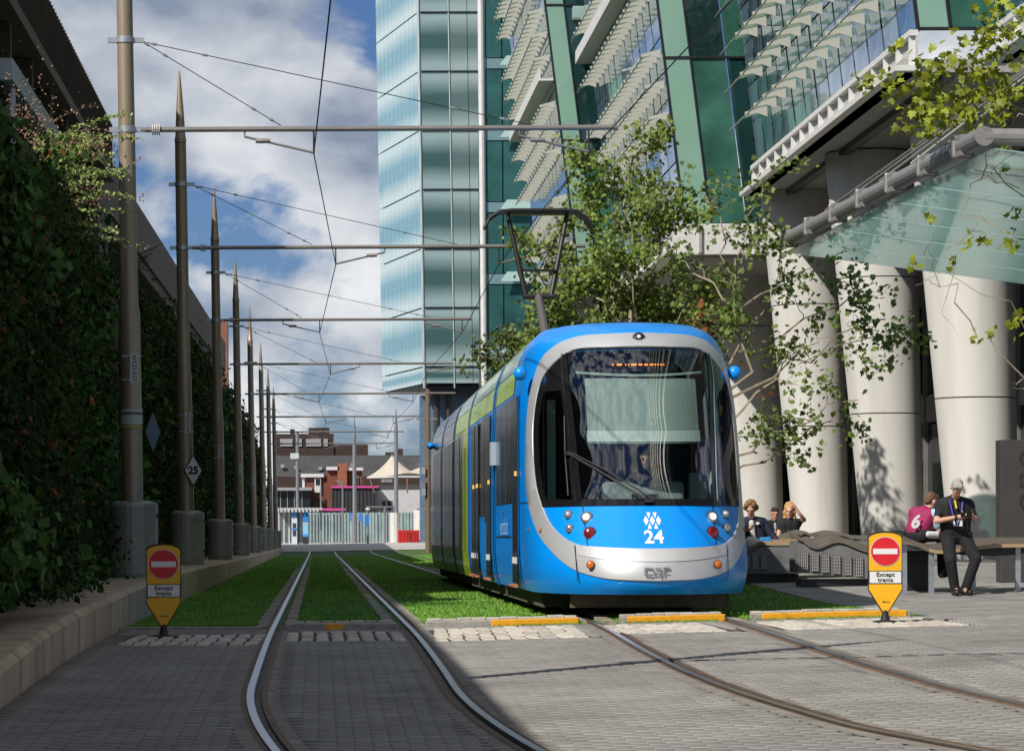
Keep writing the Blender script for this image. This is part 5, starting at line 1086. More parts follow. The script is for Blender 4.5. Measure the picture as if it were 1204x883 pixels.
def plinth(t, x0, x1, y0, y1, zf, zb, grilles):
    mb = MB(); ns = 18
    mb.grid(lambda u, v: (x0 + (x1 - x0) * u, y0, zb(x0 + (x1 - x0) * u) + (zf(x0 + (x1 - x0) * u) - .06 - zb(x0 + (x1 - x0) * u)) * v), ns, 1)
    mb.grid(lambda u, v: (x0 + (x1 - x0) * u, y0 + (y1 - y0) * v, zf(x0 + (x1 - x0) * u) - .06), ns, 1)
    for e_ in (x0, x1): mb.add([(e_, y0, zb(e_)), (e_, y1, zb(e_)), (e_, y1, zf(e_) - .06), (e_, y0, zf(e_) - .06)], [(0, 1, 2, 3)])
    mb.grid(lambda u, v: (x0 + (x1 - x0) * u, y1, zb(x0) + (zf(x0) - .06 - zb(x0)) * v), 1, 1)
    o = mb.build('plinth', M_bst, t)
    for gx0, gx1, gz0, gz1 in grilles:
        fr_ = MB().box(gx0, gx1, y0 - .02, y0 - .004, gz0, gz1).build('grille', M_mul, t)
        for q in np.linspace(gx0 + .015, gx1 - .015, 4): MB().box(q - .006, q + .006, y0 - .034, y0 - .021, gz0, gz1).build('grille_bar', M_grl, fr_)
        for q in np.linspace(gz0 + .02, gz1 - .02, 6): MB().box(gx0, gx1, y0 - .030, y0 - .0205, q - .0055, q + .0055).build('grille_bar', M_grl, fr_)
X = lambda px, s: (px - 374) / s
Zp = lambda py, s: 1 - (py - 631) / s
# bench with two grilles, nearest the tram
b1 = thing('wavy_bench', 'dark stone bench with two grilles and a light timber edge beside the tram', 'bench', (7.0, 47.2, .35), 'wavy stone and timber benches'); s = 76.5; y0 = FPX / s
zf1 = spl([X(q, s) for q in (868, 878, 885, 893, 905, 940)], [Zp(q, s) for q in (650, 648, 645, 640, 639.5, 639)])
plinth(b1, X(868, s), X(942, s), y0, y0 + .7, zf1, lambda x: Zp(676, s), [(X(a, s), X(a + 7.5, s), Zp(671, s), Zp(654, s)) for a in (874, 884, 894)])
slat_top(b1, X(868, s), X(898, s), y0 - .03, y0 + .75, zf1, 7, M_bw); slat_top(b1, X(898.5, s), X(942, s), y0 - .03, y0 + .75, zf1, 7, M_bwl)
MB().box(X(872, s), X(940, s), y0 + .08, y0 + .6, gz(7, y0) - .05, Zp(676.5, s)).build('base', M_mul, b1)
b2 = thing('wavy_bench', 'dark stone bench with a row of six grilles and a rolling timber top', 'bench', (7.8, 45.2, .3), 'wavy stone and timber benches'); s = 80.0; y0 = FPX / s
zf2 = spl([X(q, s) for q in (938, 943, 950, 957, 965, 974, 982, 990, 1000, 1012, 1024, 1060)], [Zp(q, s) for q in (633, 635, 641, 644, 643.5, 639, 636.5, 637, 641, 646, 649, 650)])
plinth(b2, X(938, s), X(1062, s), y0, y0 + .8, zf2, lambda x: Zp(675 + (x - X(938, s)) * 7, s), [(X(a, s), X(a + 9, s), Zp(672 + i * 1.6, s), Zp(651.5 + i * 1.2, s)) for i, a in enumerate((941, 953.5, 966, 979, 992, 1005.5, 1020))])
slat_top(b2, X(937, s), X(1062, s), y0 - .04, y0 + .85, zf2, 8, M_bw, .10)
MB().box(X(944, s), X(1058, s), y0 + .1, y0 + .7, gz(8, y0) - .05, Zp(683, s)).build('base', M_mul, b2)
bb = thing('wavy_bench', 'rear bench with a sloping timber back behind the grilled bench', 'bench', (8.3, 48.6, .3), 'wavy stone and timber benches'); s = 74.0; y0 = FPX / s
zfb = spl([X(q, s) for q in (915, 930, 948, 957, 965, 980, 1000, 1010, 1030, 1060)], [Zp(q, s) for q in (636, 631, 626.5, 631, 630, 627, 631, 633, 633, 634)])
plinth(bb, X(915, s), X(1060, s), y0, y0 + .8, zfb, lambda x: .45, []); slat_top(bb, X(914, s), X(1060, s), y0 - .04, y0 + .85, zfb, 8, M_bw, .03)
b3 = thing('legged_bench', 'slatted timber bench on steel legs where the man in black leans', 'bench', (9.2, 41.8, .2), 'wavy stone and timber benches'); s = 86.0; y0 = FPX / s
zf3 = spl([X(q, s) for q in (1046, 1058, 1068, 1078, 1088, 1098, 1110, 1130, 1160, 1240)], [Zp(q, s) for q in (641, 638, 638.5, 641, 645.5, 649, 649.5, 647, 643.5, 642.5)])
slat_top(b3, X(1046, s), X(1240, s), y0, y0 + .95, zf3, 9, M_bw, .10)
slat_top(b3, X(1092, s), X(1240, s), y0 - .05, y0 - .004, zf3, 1, M_bwl, 0)
mb = MB(); zu = lambda x: zf3(x) - .06 - .10 * max(0, math.sin((x - X(1120, s)) * 2.4)) ; mb.grid(lambda u, v: (X(1050, s) + (X(1240, s) - X(1050, s)) * u, y0 + .12, zf3(X(1050, s) + (X(1240, s) - X(1050, s)) * u) - .05 if v < .5 else zu(X(1050, s) + (X(1240, s) - X(1050, s)) * u)), 24, 1); mb.build('apron', M_mul, b3)
for lx, ly in ((1065, .1), (1096, .05), (1158, .75), (1199, .1), (1236, .1)): MB().box(X(lx, s) - .035, X(lx, s) + .035, y0 + ly, y0 + ly + .05, gz(9, y0 + ly) - .01, zf3(X(lx, s)) - .04).build('leg', M_galv, b3)
MB().box(X(1068, s), X(1112, s), y0 + 1.1, y0 + 1.5, gz(8.4, y0 + 1) - .02, .78).build('gap_shade', M_mul, b3)  # black box that paints in the dark gap under the bench
MB().tube([(X(1060, s), y0 + .9, 1.02), (X(1072, s), y0 + .9, 1.05), (X(1082, s), y0 + .9, 1.0)], .012, 6).build('arm_hoop', M_mul, b3)
# ================================================================== PEOPLE
def caps(mb, p0, p1, r0, r1=None, n=10):
    p0, p1 = Vector(p0), Vector(p1); r1 = r0 if r1 is None else r1; d = p1 - p0; L = d.length; d = d / L if L > 1e-6 else Vector((0, 0, 1)); pts, rs = [], []
    for a in (-88, -60, -30): pts.append(p0 + d * r0 * math.sin(R(a))); rs.append(r0 * math.cos(R(a)))
    pts.append(p0); rs.append(r0); pts.append(p1); rs.append(r1)
    for a in (30, 60, 88): pts.append(p1 + d * r1 * math.sin(R(a))); rs.append(r1 * math.cos(R(a)))
    mb.tube(pts, rs, n)
def ell(mb, c, r, tilt=0.0, n=14, m=9):
    c = Vector(c); Mx = Matrix.Rotation(tilt, 3, 'X'); b = len(mb.v)
    for j in range(m + 1):
        a = math.pi * (j / m - .5) * .998
        for k in range(n):
            th = 2 * math.pi * k / n; mb.v.append(tuple(c + Mx @ Vector((r[0] * math.cos(a) * math.cos(th), r[1] * math.cos(a) * math.sin(th), r[2] * math.sin(a)))))
    for j in range(m):
        for k in range(n): q = b + j * n + k; q2 = b + j * n + (k + 1) % n; mb.f.append((q, q2, q2 + n, q + n))
    mb.f.append(tuple(b + k for k in reversed(range(n)))); mb.f.append(tuple(b + m * n + k for k in range(n)))
def remesh(o, vox, sm=4):
    md = o.modifiers.new('remesh', 'REMESH'); md.mode = 'VOXEL'; md.voxel_size = vox; md.use_smooth_shade = True
    if sm: s_ = o.modifiers.new('smooth', 'SMOOTH'); s_.iterations = sm; s_.factor = .5
    return o
HTX = bpy.data.textures.new('tousle', 'CLOUDS'); HTX.noise_scale = .022
def M_skin(k): return mat('skin_' + str(k), [(.55, .30, .21), (.60, .34, .25), (.50, .27, .19)][k], .55, var=.08, vscale=12)
def head_parts(mb, c, fwd, tilt, k=1.0):      # skull, jaw, nose, ears; fwd is a unit vector in XY
    f = Vector((fwd[0], fwd[1], 0)).normalized(); ang = math.atan2(f.x, -f.y); Mz = Matrix.Rotation(ang, 3, 'Z'); Mt = Mz @ Matrix.Rotation(tilt, 3, 'X')
    T = lambda v: Vector(c) + Mt @ (Vector(v) * k); b = len(mb.v)
    def e(cc, r): 
        q = len(mb.v); ell(mb, (0, 0, 0), r); 
        for i in range(q, len(mb.v)): mb.v[i] = tuple(T(Vector(mb.v[i]) + Vector(cc)))
    e((0, .01, .03), (.076, .095, .098)); e((0, -.022, -.045), (.058, .068, .068)); e((0, -.098, -.012), (.013, .020, .026)); e((0, -.082, .028), (.055, .016, .012)); e((.077, .008, -.01), (.012, .022, .032)); e((-.077, .008, -.01), (.012, .022, .032)); e((0, -.085, -.058), (.024, .010, .008)); e((0, -.078, -.092), (.026, .018, .018))
    return T
def face(t, T):
    for s_ in (-1, 1):
        mb = MB(); ell(mb, T((s_ * .030, -.086, .008)), (.011, .008, .007), n=8, m=5); mb.build('eye', mat('eye_dark', (.03, .025, .02), .3), t)
    mb = MB(); caps(mb, T((-.020, -.094, -.058)), T((.020, -.094, -.058)), .006, n=6); mb.build('mouth', mat('lips', (.34, .12, .10), .5), t)
def hand(mb, w, d, curl=Vector((0, 0, 0)), side=1):  # palm plus five unequal bent fingers
    d = Vector(d).normalized(); u = d.cross(Vector((0, 0, 1))); u = u.normalized() if u.length > .1 else Vector((1, 0, 0)); w = Vector(w)
    pc = w + d * .05
    caps(mb, w, w + d * .085, .030, .034); 
    for i, (o_, L) in enumerate(((-.028, .062), (-.010, .075), (.010, .070), (.027, .055))):
        a = w + d * .088 + u * o_; b_ = a + (d * .6 + curl * .4).normalized() * L * .55; c_ = b_ + (d * .2 + curl * .8 + Vector((0, 0, 1e-4))).normalized() * L * .5 if curl.length > .1 else b_ + d * L * .5
        caps(mb, a, b_, .0095, .009, 6); caps(mb, b_, c_, .009, .008, 6)
    a = w + d * .03 - u * .030 * side; caps(mb, a, a + (d * .5 - u * side * .8 + curl * .4).normalized() * .045, .012, .010, 6); a2 = a + (d * .5 - u * side * .8 + curl * .4).normalized() * .045; caps(mb, a2, a2 + (d * .8 + curl * .5).normalized() * .028, .010, .008, 6)
def person(label, O, J, cols, hair, fwd=(0, -1), tilt=0.0, vox=.009, sleeve=.55, extras=None, skin=0, legs=True, scale=1.0, bulk=0.0):
    t = thing('person', label, 'person', O); W = lambda k: Vector(O) + Vector(J[k]) * scale; sk = M_skin(skin)
    mb = MB(); T = head_parts(mb, W('head'), fwd, tilt, scale); caps(mb, W('neck'), W('head') + Vector((0, 0, -.05)), .056 * scale, .052 * scale)
    def torso(mb, g=0.0):
        caps(mb, W('lsh') + Vector((0, 0, -.03)), W('rsh') + Vector((0, 0, -.03)), .072 + g, .072 + g); 
        for q in (.2, .5, .8):
            top = W('lsh').lerp(W('rsh'), q); bot = W('lhip').lerp(W('rhip'), q); caps(mb, top + Vector((0, 0, -.03)), top.lerp(bot, .5), .105 + g, .108 + g); caps(mb, top.lerp(bot, .5), bot + Vector((0, 0, .05)), .108 + g, .112 + g)
        caps(mb, W('lsh').lerp(W('rsh'), .5) + Vector((0, 0, .02)), W('neck'), .085 + g, .055 + g)
        for s_ in 'lr': caps(mb, W('neck') + Vector((0, .01, -.02)), W(s_ + 'sh') + Vector((0, 0, -.005)), .058 + g, .066 + g)
    torso(mb, -.012)
    for s_ in 'lr':
        caps(mb, W(s_ + 'sh'), W(s_ + 'el'), .050, .040); caps(mb, W(s_ + 'el'), W(s_ + 'ha'), .040, .027); dh = (W(s_ + 'ha') - W(s_ + 'el')).normalized(); hand(mb, W(s_ + 'ha'), J.get(s_ + 'hd', dh), Vector(J.get(s_ + 'curl', (0, 0, 0))), 1 if s_ == 'l' else -1)
        if legs: caps(mb, W(s_ + 'hip'), W(s_ + 'kn'), .075, .055); caps(mb, W(s_ + 'kn'), W(s_ + 'an'), .052, .036); caps(mb, W(s_ + 'an'), W(s_ + 'an') + Vector((0, -.12, -.03)), .035, .03)
    remesh(mb.build('body', sk, t), vox)
    face(t, T)
    sh = MB(); torso(sh, .006 + bulk)
    for s_ in 'lr': caps(sh, W(s_ + 'sh'), W(s_ + 'sh').lerp(W(s_ + 'el'), min(1, sleeve)), .068, .060); 
    if sleeve > 1:
        for s_ in 'lr': caps(sh, W(s_ + 'el'), W(s_ + 'el').lerp(W(s_ + 'ha'), .9), .056, .042)
    remesh(sh.build('top', cols[0], t), .012)
    if legs:
        tr = MB(); caps(tr, W('lhip'), W('rhip'), .125)
        for s_ in 'lr': caps(tr, W(s_ + 'hip'), W(s_ + 'kn'), .104, .080); caps(tr, W(s_ + 'kn'), W(s_ + 'an') + Vector((0, .015, -.03)), .078, .066)
        remesh(tr.build('trousers', cols[1], t), .012)
        for s_ in 'lr':
            a = W(s_ + 'an'); so = MB(); caps(so, a + Vector((0, .03, -.03)), a + Vector((J.get(s_ + 'toe', 0), -.19, -.043)), .050, .043); caps(so, a + Vector((0, .02, .03)), a + Vector((0, .0, -.03)), .05); remesh(so.build('shoe', cols[2], t), .011)
    hm = MB(); hair(hm, T); ho = remesh(hm.build('hair', cols[3], t), .008, 2); dm_ = ho.modifiers.new('tousle', 'DISPLACE'); dm_.texture = HTX; dm_.strength = .026; dm_.mid_level = .55; dm_.texture_coords = 'GLOBAL'
    if extras: extras(t, W, T)
    return t
M_k = mat('cloth_black', (.012, .012, .014), .85, var=.3, vscale=14, bump=.3, bscale=25); M_k2 = mat('cloth_charcoal', (.009, .009, .010), .9, var=.3, vscale=14, bump=.3, bscale=25)
M_shoe = mat('shoe_black', (.012, .012, .012), .35)
def E(hm, T, c, r):
    q = len(hm.v); ell(hm, (0, 0, 0), r)
    for i in range(q, len(hm.v)): hm.v[i] = tuple(T(Vector(hm.v[i]) + Vector(c)))
def short_hair(hm, T): 
    E(hm, T, (0, .026, .040), (.079, .093, .090)); E(hm, T, (0, -.022, .072), (.068, .066, .056)); E(hm, T, (0, .062, -.01), (.066, .055, .07)); E(hm, T, (.025, -.045, .098), (.045, .04, .032)); E(hm, T, (-.03, -.04, .10), (.04, .04, .03))
O = Vector((8.64, 41.35, gz(8.64, 41.1) + .006))
def man_x(t, W, T):
    cl = mat('lanyard_blue', (.07, .05, .42), .6); n_ = W('neck')
    for s_ in (-1, 1): MB().tube([n_ + Vector((s_ * .065, .02, .02)), n_ + Vector((s_ * .085, -.115, -.05)), n_ + Vector((s_ * .06, -.150, -.20)), n_ + Vector((s_ * .01, -.17, -.36))], .011, 5).build('lanyard', cl, t)
    MB().tube([n_ + Vector((-.02, -.10, -.02)), n_ + Vector((-.005, -.14, -.13))], .014, 5).build('collar_lining', mat('collar_yellow', (.6, .5, .05), .7), t)
    MB().cbox(W('lhip').lerp(W('rhip'), .5) + Vector((0, -.145, .17)), (.12, .012, .075)).build('badge', M_white, t)
    MB().lathe([(.033, -.012), (.036, 0), (.033, .012)], W('lha') + Vector((-.03, .0, 0)), 10, 'X').build('wristband', M_rub, t)
    for s_ in 'lr': c_ = W(s_ + 'sh').lerp(W(s_ + 'el'), .78); 
J = dict(head=(-.035, -.13, 1.45), neck=(-.04, .0, 1.30), lsh=(-.215, .03, 1.225), rsh=(.145, .03, 1.225), lel=(-.30, -.06, 1.0), rel=(.225, -.06, 1.005), lha=(-.055, -.27, 1.055), rha=(.13, -.28, 1.075), lhip=(-.125, .06, .80), rhip=(.09, .06, .80), lkn=(-.145, -.22, .47), rkn=(.195, -.22, .49), lan=(-.075, -.20, .085), ran=(.05, -.20, .085), lhd=(.6, -.3, .05), rhd=(-.75, -.1, .05), lcurl=(0, .4, .6), rcurl=(0, .3, .7), ltoe=-.02, rtoe=.03)
person('man in black polo and trousers leaning on the bench, looking at his phone', O, J, (M_k, M_k2, M_shoe, mat('hair_white', (.36, .35, .34), .8, var=.15, vscale=20)), short_hair, (0, -1), 1.02, .007, .62, man_x, bulk=.02)
ph = tag(MB().cbox(O + Vector((.045, -.33, 1.085)), (.15, .012, .075), rx=-.5).build('phone', mat('phone_black', (.01, .01, .012), .15)), 'black phone held in both hands by the man in black', 'phone')
# boy in claret shirt, back turned
S_ = Vector((8.38, 42.85, .93))
def boy_x(t, W, T):
    text_obj('shirt_number', '6', .25, mat('shirt_white', (.75, .72, .74), .7), t, lambda a, b, c: S_ + Vector((-.045 + a * .95 + b * .22, -.168 - .02 * b, .245 + b)), bold=.010)
    sl = MB(); caps(sl, W('rsh') + Vector((.01, -.01, 0)), W('rsh').lerp(W('rel'), .62), .078, .072); remesh(sl.build('sleeve', mat('sleeve_sky', (.38, .55, .68), .8, var=.1), t), .012)
    st_ = MB(); caps(st_, W('rhip') + Vector((.06, -.07, .01)), W('rkn') + Vector((0, -.06, 0)), .055, .05); remesh(st_.build('shorts_stripe', mat('stripe_white', (.62, .62, .62), .8, var=.1), t), .012)
J = dict(head=(.215, .07, .535), neck=(.15, .04, .42), lsh=(-.02, .12, .39), rsh=(.22, -.06, .36), lel=(.1, .3, .16), rel=(.31, -.04, .12), lha=(.3, .35, .14), rha=(.52, .10, .16), lhip=(-.06, .10, .06), rhip=(.06, -.04, .06), lkn=(.40, .28, .06), rkn=(.46, .10, .06), lan=(.42, .32, -.45), ran=(.50, .14, -.45))
person('boy in claret shirt numbered 6 sitting with his back turned behind the man', S_, J, (mat('claret', (.30, .012, .085), .75, var=.12, vscale=10), M_k, M_shoe, mat('hair_brown', (.13, .07, .035), .8, var=.2, vscale=20)), short_hair, (.8, .6), .55, .010, .2, boy_x, skin=1)
def bob(hm, T): 
    for c_, r_ in (((0, .03, .06), .10), ((.06, .03, .01), .068), ((-.06, .03, .01), .068), ((0, .06, -.02), .085), ((.05, -.035, .08), .05), ((-.05, -.035, .08), .05), ((0, -.02, .115), .05)): ell(hm, T(c_), (r_ * .95, r_, r_ * .9))
S2 = Vector((X(900, 77), 47.75, Zp(642, 77)))
def w_x(t, W, T):
    bl_ = MB(); caps(bl_, W('neck') + Vector((-.02, -.10, -.07)), W('lhip').lerp(W('rhip'), .5) + Vector((-.04, -.12, .08)), .045, .05); remesh(bl_.build('blouse', mat('blouse_white', (.62, .60, .57), .8, var=.1), t), .012)
    MB().cbox(W('neck') + Vector((.07, -.125, -.08)), (.05, .012, .035)).build('name_badge', M_white, t)
J = dict(head=(-.09, -.06, .555), neck=(-.065, .0, .41), lsh=(-.215, .02, .355), rsh=(.115, .02, .355), lel=(-.26, -.10, .10), rel=(.235, -.02, .16), lha=(-.16, -.25, .22), rha=(.33, -.10, .04), lhip=(-.11, .05, -.02), rhip=(.09, .05, -.02), lkn=(-.13, -.10, -.10), rkn=(.08, -.10, -.10), lan=(-.13, -.06, -.42), ran=(.08, -.06, -.42), rhd=(1, -.3, -.12))
person('woman in navy jacket with tied curly hair looking down, seated by the tram', S2, J, (mat('navy', (.008, .012, .035), .8, var=.2, vscale=12), mat('navy2', (.008, .012, .035), .8, var=.2), M_shoe, mat('hair_fair', (.22, .12, .05), .8, var=.3, vscale=25)), bob, (-.3, -1), .5, .010, 1.2, w_x, skin=1)
hb = MB()
for c_, r_ in (((0, 0, .07), (.13, .07, .10)), ((.07, .01, .06), (.08, .06, .08)), ((-.06, -.01, .09), (.07, .06, .09))): ell(hb, Vector((X(888, 76.5), 47.3, Zp(646, 76.5))) + Vector(c_), r_)
tag(remesh(hb.build('handbag', mat('bag_cream', (.62, .56, .50), .75, var=.12, vscale=8)), .012, 3), 'soft cream handbag on the stone bench beside the woman in navy', 'bag')
tag(bevel(MB().cbox((X(903, 76.5), 47.35, Zp(638.5, 76.5) + .02), (.17, .10, .10), ry=-.08).build('blue_package', mat('package_blue', (.02, .22, .55), .5, var=.1)), .015), 'small bright blue package on the bench next to the cream handbag', 'package')
def long_hair(hm, T):
    for c_, r_ in (((0, .03, .06), .10), ((.065, .02, -.03), .055), ((-.065, .02, -.03), .055), ((.075, .02, -.12), .05), ((-.075, .02, -.12), .05), ((.08, .0, -.20), .042), ((-.08, .0, -.20), .045), ((0, .06, -.06), .085), ((-.08, .0, -.27), .03)): ell(hm, T(c_), (r_ * .95, r_, r_ * 1.1))
s4 = 66.0; S3 = Vector((X(928, s4), FPX / s4, Zp(637, s4)))
J = dict(head=(.0, -.03, .52), neck=(0, .0, .38), lsh=(-.16, .02, .32), rsh=(.15, .02, .32), lel=(-.2, -.05, .05), rel=(.26, -.06, .36), lha=(-.12, -.22, .02), rha=(.11, -.09, .56), lhip=(-.10, .05, -.04), rhip=(.10, .05, -.04), lkn=(-.12, -.4, -.05), rkn=(.12, -.4, -.05), lan=(-.12, -.38, -.48), ran=(.12, -.38, -.48), rhd=(-.5, -.1, .6))
person('woman with long blonde hair in black raising a hand to her face', S3, J, (M_k, M_k2, M_shoe, mat('hair_blonde', (.50, .30, .10), .7, var=.2, vscale=25)), long_hair, (-.2, -1), .15, .011, .4, skin=1)
s5 = 62.0; S4 = Vector((X(911, s5), FPX / s5, Zp(638, s5)))
J = dict(head=(.0, -.03, .52), neck=(0, .0, .38), lsh=(-.17, .02, .32), rsh=(.17, .02, .32), lel=(-.22, -.05, .05), rel=(.2, -.12, .1), lha=(-.12, -.22, .02), rha=(.05, -.28, .18), lhip=(-.10, .05, -.04), rhip=(.10, .05, -.04), lkn=(-.12, -.4, -.05), rkn=(.12, -.4, -.05), lan=(-.12, -.38, -.48), ran=(.12, -.38, -.48))
def shirt_x(t, W, T): 
    b_ = MB(); caps(b_, W('neck') + Vector((0, -.10, -.06)), W('neck') + Vector((0, -.12, -.22)), .035, .02); remesh(b_.build('shirt_front', mat('shirt_grey', (.35, .37, .40), .8), t), .012)
person('person in dark suit seated between the navy jacket and the blonde woman', S4, J, (M_k2, M_k, M_shoe, mat('hair_dark', (.04, .02, .015), .8)), short_hair, (0, -1), .2, .012, 1.2, shirt_x, skin=2)
sb = thing('wavy_bench', 'far low bench under the blonde woman behind the others', 'bench', (8.8, 56, .4), 'wavy stone and timber benches'); plinth(sb, 8.0, 9.6, 54.2, 58.6, lambda x: .86, lambda x: .35, []); slat_top(sb, 7.98, 9.62, 54.15, 58.65, lambda x: .86, 8, M_bw, .0)
# driver
D_ = Vector((TX + .2, 37.05, 1.30))
J = dict(head=(.0, -.05, .62), neck=(0, .0, .47), lsh=(-.19, .02, .41), rsh=(.19, .02, .41), lel=(-.28, -.12, .16), rel=(.28, -.12, .16), lha=(-.2, -.38, .18), rha=(.2, -.38, .18), lhip=(-.10, .05, .0), rhip=(.10, .05, .0), lkn=(-.12, -.42, .02), rkn=(.12, -.42, .02), lan=(-.12, -.40, -.42), ran=(.12, -.40, -.42))
person('driver in dark uniform sitting behind the tram windscreen', D_, J, (M_k2, M_k, M_shoe, mat('hair_dark', (.04, .02, .015), .8)), short_hair, (0, -1), .1, .011, 1.2, skin=0)
# ================================================================== END OF THE STREET
s = 16.5; YS = FPX / s
FX = lambda px, s_=s: (px - 374) / s_
FZ = lambda py, s_=s: 1 - (py - 631) / s_
gf = lambda y: gz(0, y)
M_sg = mat('shelter_grey', (.55, .57, .58), .5, .2, var=.1); M_gl2 = glass('shelter_glass', (.72, .80, .82), 1.5, .02, trans=(.25, (.5, .58, .6)))
t = thing('tram_shelter', 'pale glass tram stop shelter with flat ribbed roof at the street end', 'shelter', (FX(335), YS, gf(YS)))
MB().box(FX(325), FX(379), YS - 1, YS + 1.2, FZ(599.5), FZ(597)).build('roof', M_sg, t)
for k in range(12): MB().box(FX(326 + 4.2 * k), FX(328.4 + 4.2 * k), YS - 1.08, YS - 1.0, FZ(602), FZ(597.3)).build('roof_rib', M_sg, t)
for px_ in (328, 334, 340, 346, 354): MB().box(FX(px_) - .05, FX(px_) + .05, YS - .2, YS - .1, gf(YS), FZ(599.6)).build('post', M_sg, t)
for a, b in ((328.6, 333.4), (334.6, 339.4), (340.6, 345.4), (346.6, 353.4)): MB().box(FX(a), FX(b), YS - .17, YS - .14, gf(YS) + .2, FZ(602)).build('glass_panel', M_gl2, t)
tk = thing('ticket_machine', 'white and blue ticket machine under the tram shelter', 'machine', (FX(346), YS - .5, gf(YS)))
MB().box(FX(343), FX(349.5), YS - .7, YS - .3, gf(YS), FZ(607.5)).build('cabinet', mat('machine_white', (.6, .64, .68), .5), tk); MB().box(FX(343.2), FX(349.3), YS - .73, YS - .702, FZ(608), FZ(602.5)).build('header', mat('machine_blue', (.05, .28, .65), .5), tk); MB().box(FX(344.3), FX(348.2), YS - .73, YS - .702, FZ(630), FZ(615)).build('screen', mat('machine_dark', (.05, .06, .08), .3), tk); MB().box(FX(343.2), FX(349.3), YS - .735, YS - .703, FZ(623), FZ(621)).build('blue_band', mat('machine_blue', (.05, .28, .65), .5), tk)
tt = thing('information_totem', 'tall blue and white information totem beside the shelter', 'sign', (FX(359), YS - .6, gf(YS)))
for z0_, z1_, c_ in ((640, 631, (.03, .03, .035)), (631, 628, (.05, .3, .7)), (628, 616, (.25, .5, .7)), (616, 614, (.5, .52, .52)), (614, 599, (.03, .22, .62))): MB().box(FX(356), FX(362.5), YS - .8, YS - .5, FZ(z0_) + .01, FZ(z1_)).build('panel', mat('totem_%d' % z1_, c_, .45, var=.08), tt)
# glass parapet fence
s2_ = 15.0; Y2 = FPX / s2_; t = thing('glass_fence', 'long fence of pale glass panels across the street end', 'fence', (FX(430, s2_), Y2, gf(Y2)))
M_gfn = mat('fence_glass', (.30, .40, .40), .15, .1, var=.25, vscale=.8); k = 362.0; i = 0
while k < 500:
    w_ = 3.7; MB().box(FX(k + .25, s2_), FX(k + w_ - .25, s2_), Y2 + random.uniform(-.06, .06), Y2 + .1, gf(Y2) + .1, FZ(602.5 + .4 * (i % 2), s2_)).build('glass_panel', M_gfn, t)
    MB().box(FX(k - .25, s2_), FX(k + .25, s2_), Y2 - .1, Y2 + .02, gf(Y2), FZ(603, s2_)).build('post', mat('fence_post', (.5, .52, .52), .5, .4), t); k += w_; i += 1
# poles and masts at the stop
M_pm = mat('pole_grey_far', (.22, .23, .25), .5, .3)
def pole(px, y0, y1, r, label, s_=s, spike=False, cat='pole', name='street_pole', m=M_pm, extra=None):
    Y = FPX / s_; x = FX(px, s_); t = thing(name, label, cat, (x, Y, gf(Y))); zt = FZ(y0, s_); zb = FZ(y1, s_) if y1 else gf(Y)
    zb = gf(Y)
    pr = [(r * 1.25, zb), (r * 1.25, zb + 2.2), (r, zb + 2.25), (r * .85, zt - 1.6), (.02, zt)] if spike else [(r, zb), (r, zt)]
    MB().lathe(pr, (x, Y, 0), 10).build('shaft', m, t)
    if extra: extra(t, x, Y, zt)
    return t
def arm_ex(px1, py): return lambda t, x, Y, zt: MB().tube([(x, Y, FZ(py)), (FX(px1), Y, FZ(py - 4))], .05, 6).build('bracket', M_pm, t)
pole(350, 508, 0, .12, 'pale grey lamp mast behind the tram shelter', extra=lambda t, x, Y, zt: MB().box(x - .5, x + .1, Y - .2, Y + .2, zt - 1.9, zt - 1.5).build('lamp_head', mat('lamp_pale', (.55, .58, .6), .5), t))
pole(417, 489, 0, .16, 'grey spiked mast behind the glass fence beside the brick house', 15.5, True, 'mast', 'spiked_mast'); pole(466, 480, 0, .17, 'grey spiked mast standing before the tented canopy', 15.5, True, 'mast', 'spiked_mast')
pole(377.5, 572, 0, .06, 'thin dark post nearest the blue totem'); pole(403, 566, 0, .06, 'thin dark post before the black pavilion', extra=lambda t, x, Y, zt: MB().tube([(x, Y, zt - .05), (x - .5, Y, zt)], .05, 6).build('bracket', M_pm, t))
def blue_sign(t, x, Y, zt): MB().box(x - .22, x + .08, Y - .12, Y - .05, zt - 1.1, zt - .4).build('sign_plate', mat('blue_sign', (.03, .2, .6), .5), t); MB().lathe([(.05, -.1), (.2, 0), (.05, .12)], (x, Y, zt), 10).build('globe', mat('globe_white', (.7, .7, .7), .4), t)
pole(432.5, 599, 0, .08, 'short post with a white cap and small blue sign', 16.8, extra=blue_sign); pole(452.5, 596, 0, .08, 'short post with a level crossbar', 16.8, extra=lambda t, x, Y, zt: MB().box(x - 1.3, x + .5, Y - .05, Y + .05, zt - .05, zt + .05).build('crossbar', M_pm, t))
pole(464.5, 603, 0, .36, 'fat white bollard post beside the red barriers', 16.8, m=mat('post_white', (.66, .64, .60), .6, var=.1), name='bollard', cat='bollard'); pole(495, 600, 0, .5, 'square white pier behind the tram tail', 16.9, m=mat('post_white', (.66, .64, .60), .6), name='bollard', cat='bollard')
for px_, lb_ in ((414, 'small blue notice on the fence by the spiked mast near the brick house'), (424, 'small blue notice on the fence midway to the white capped post')): 
    x = FX(px_, 15.2); Y = FPX / 15.2; tag(MB().box(x - .14, x + .14, Y - .1, Y, FZ(613, 15.2), FZ(603, 15.2)).build('blue_notice', mat('blue_sign', (.03, .2, .6), .5)), lb_, 'sign', 'blue notices on the glass fence')
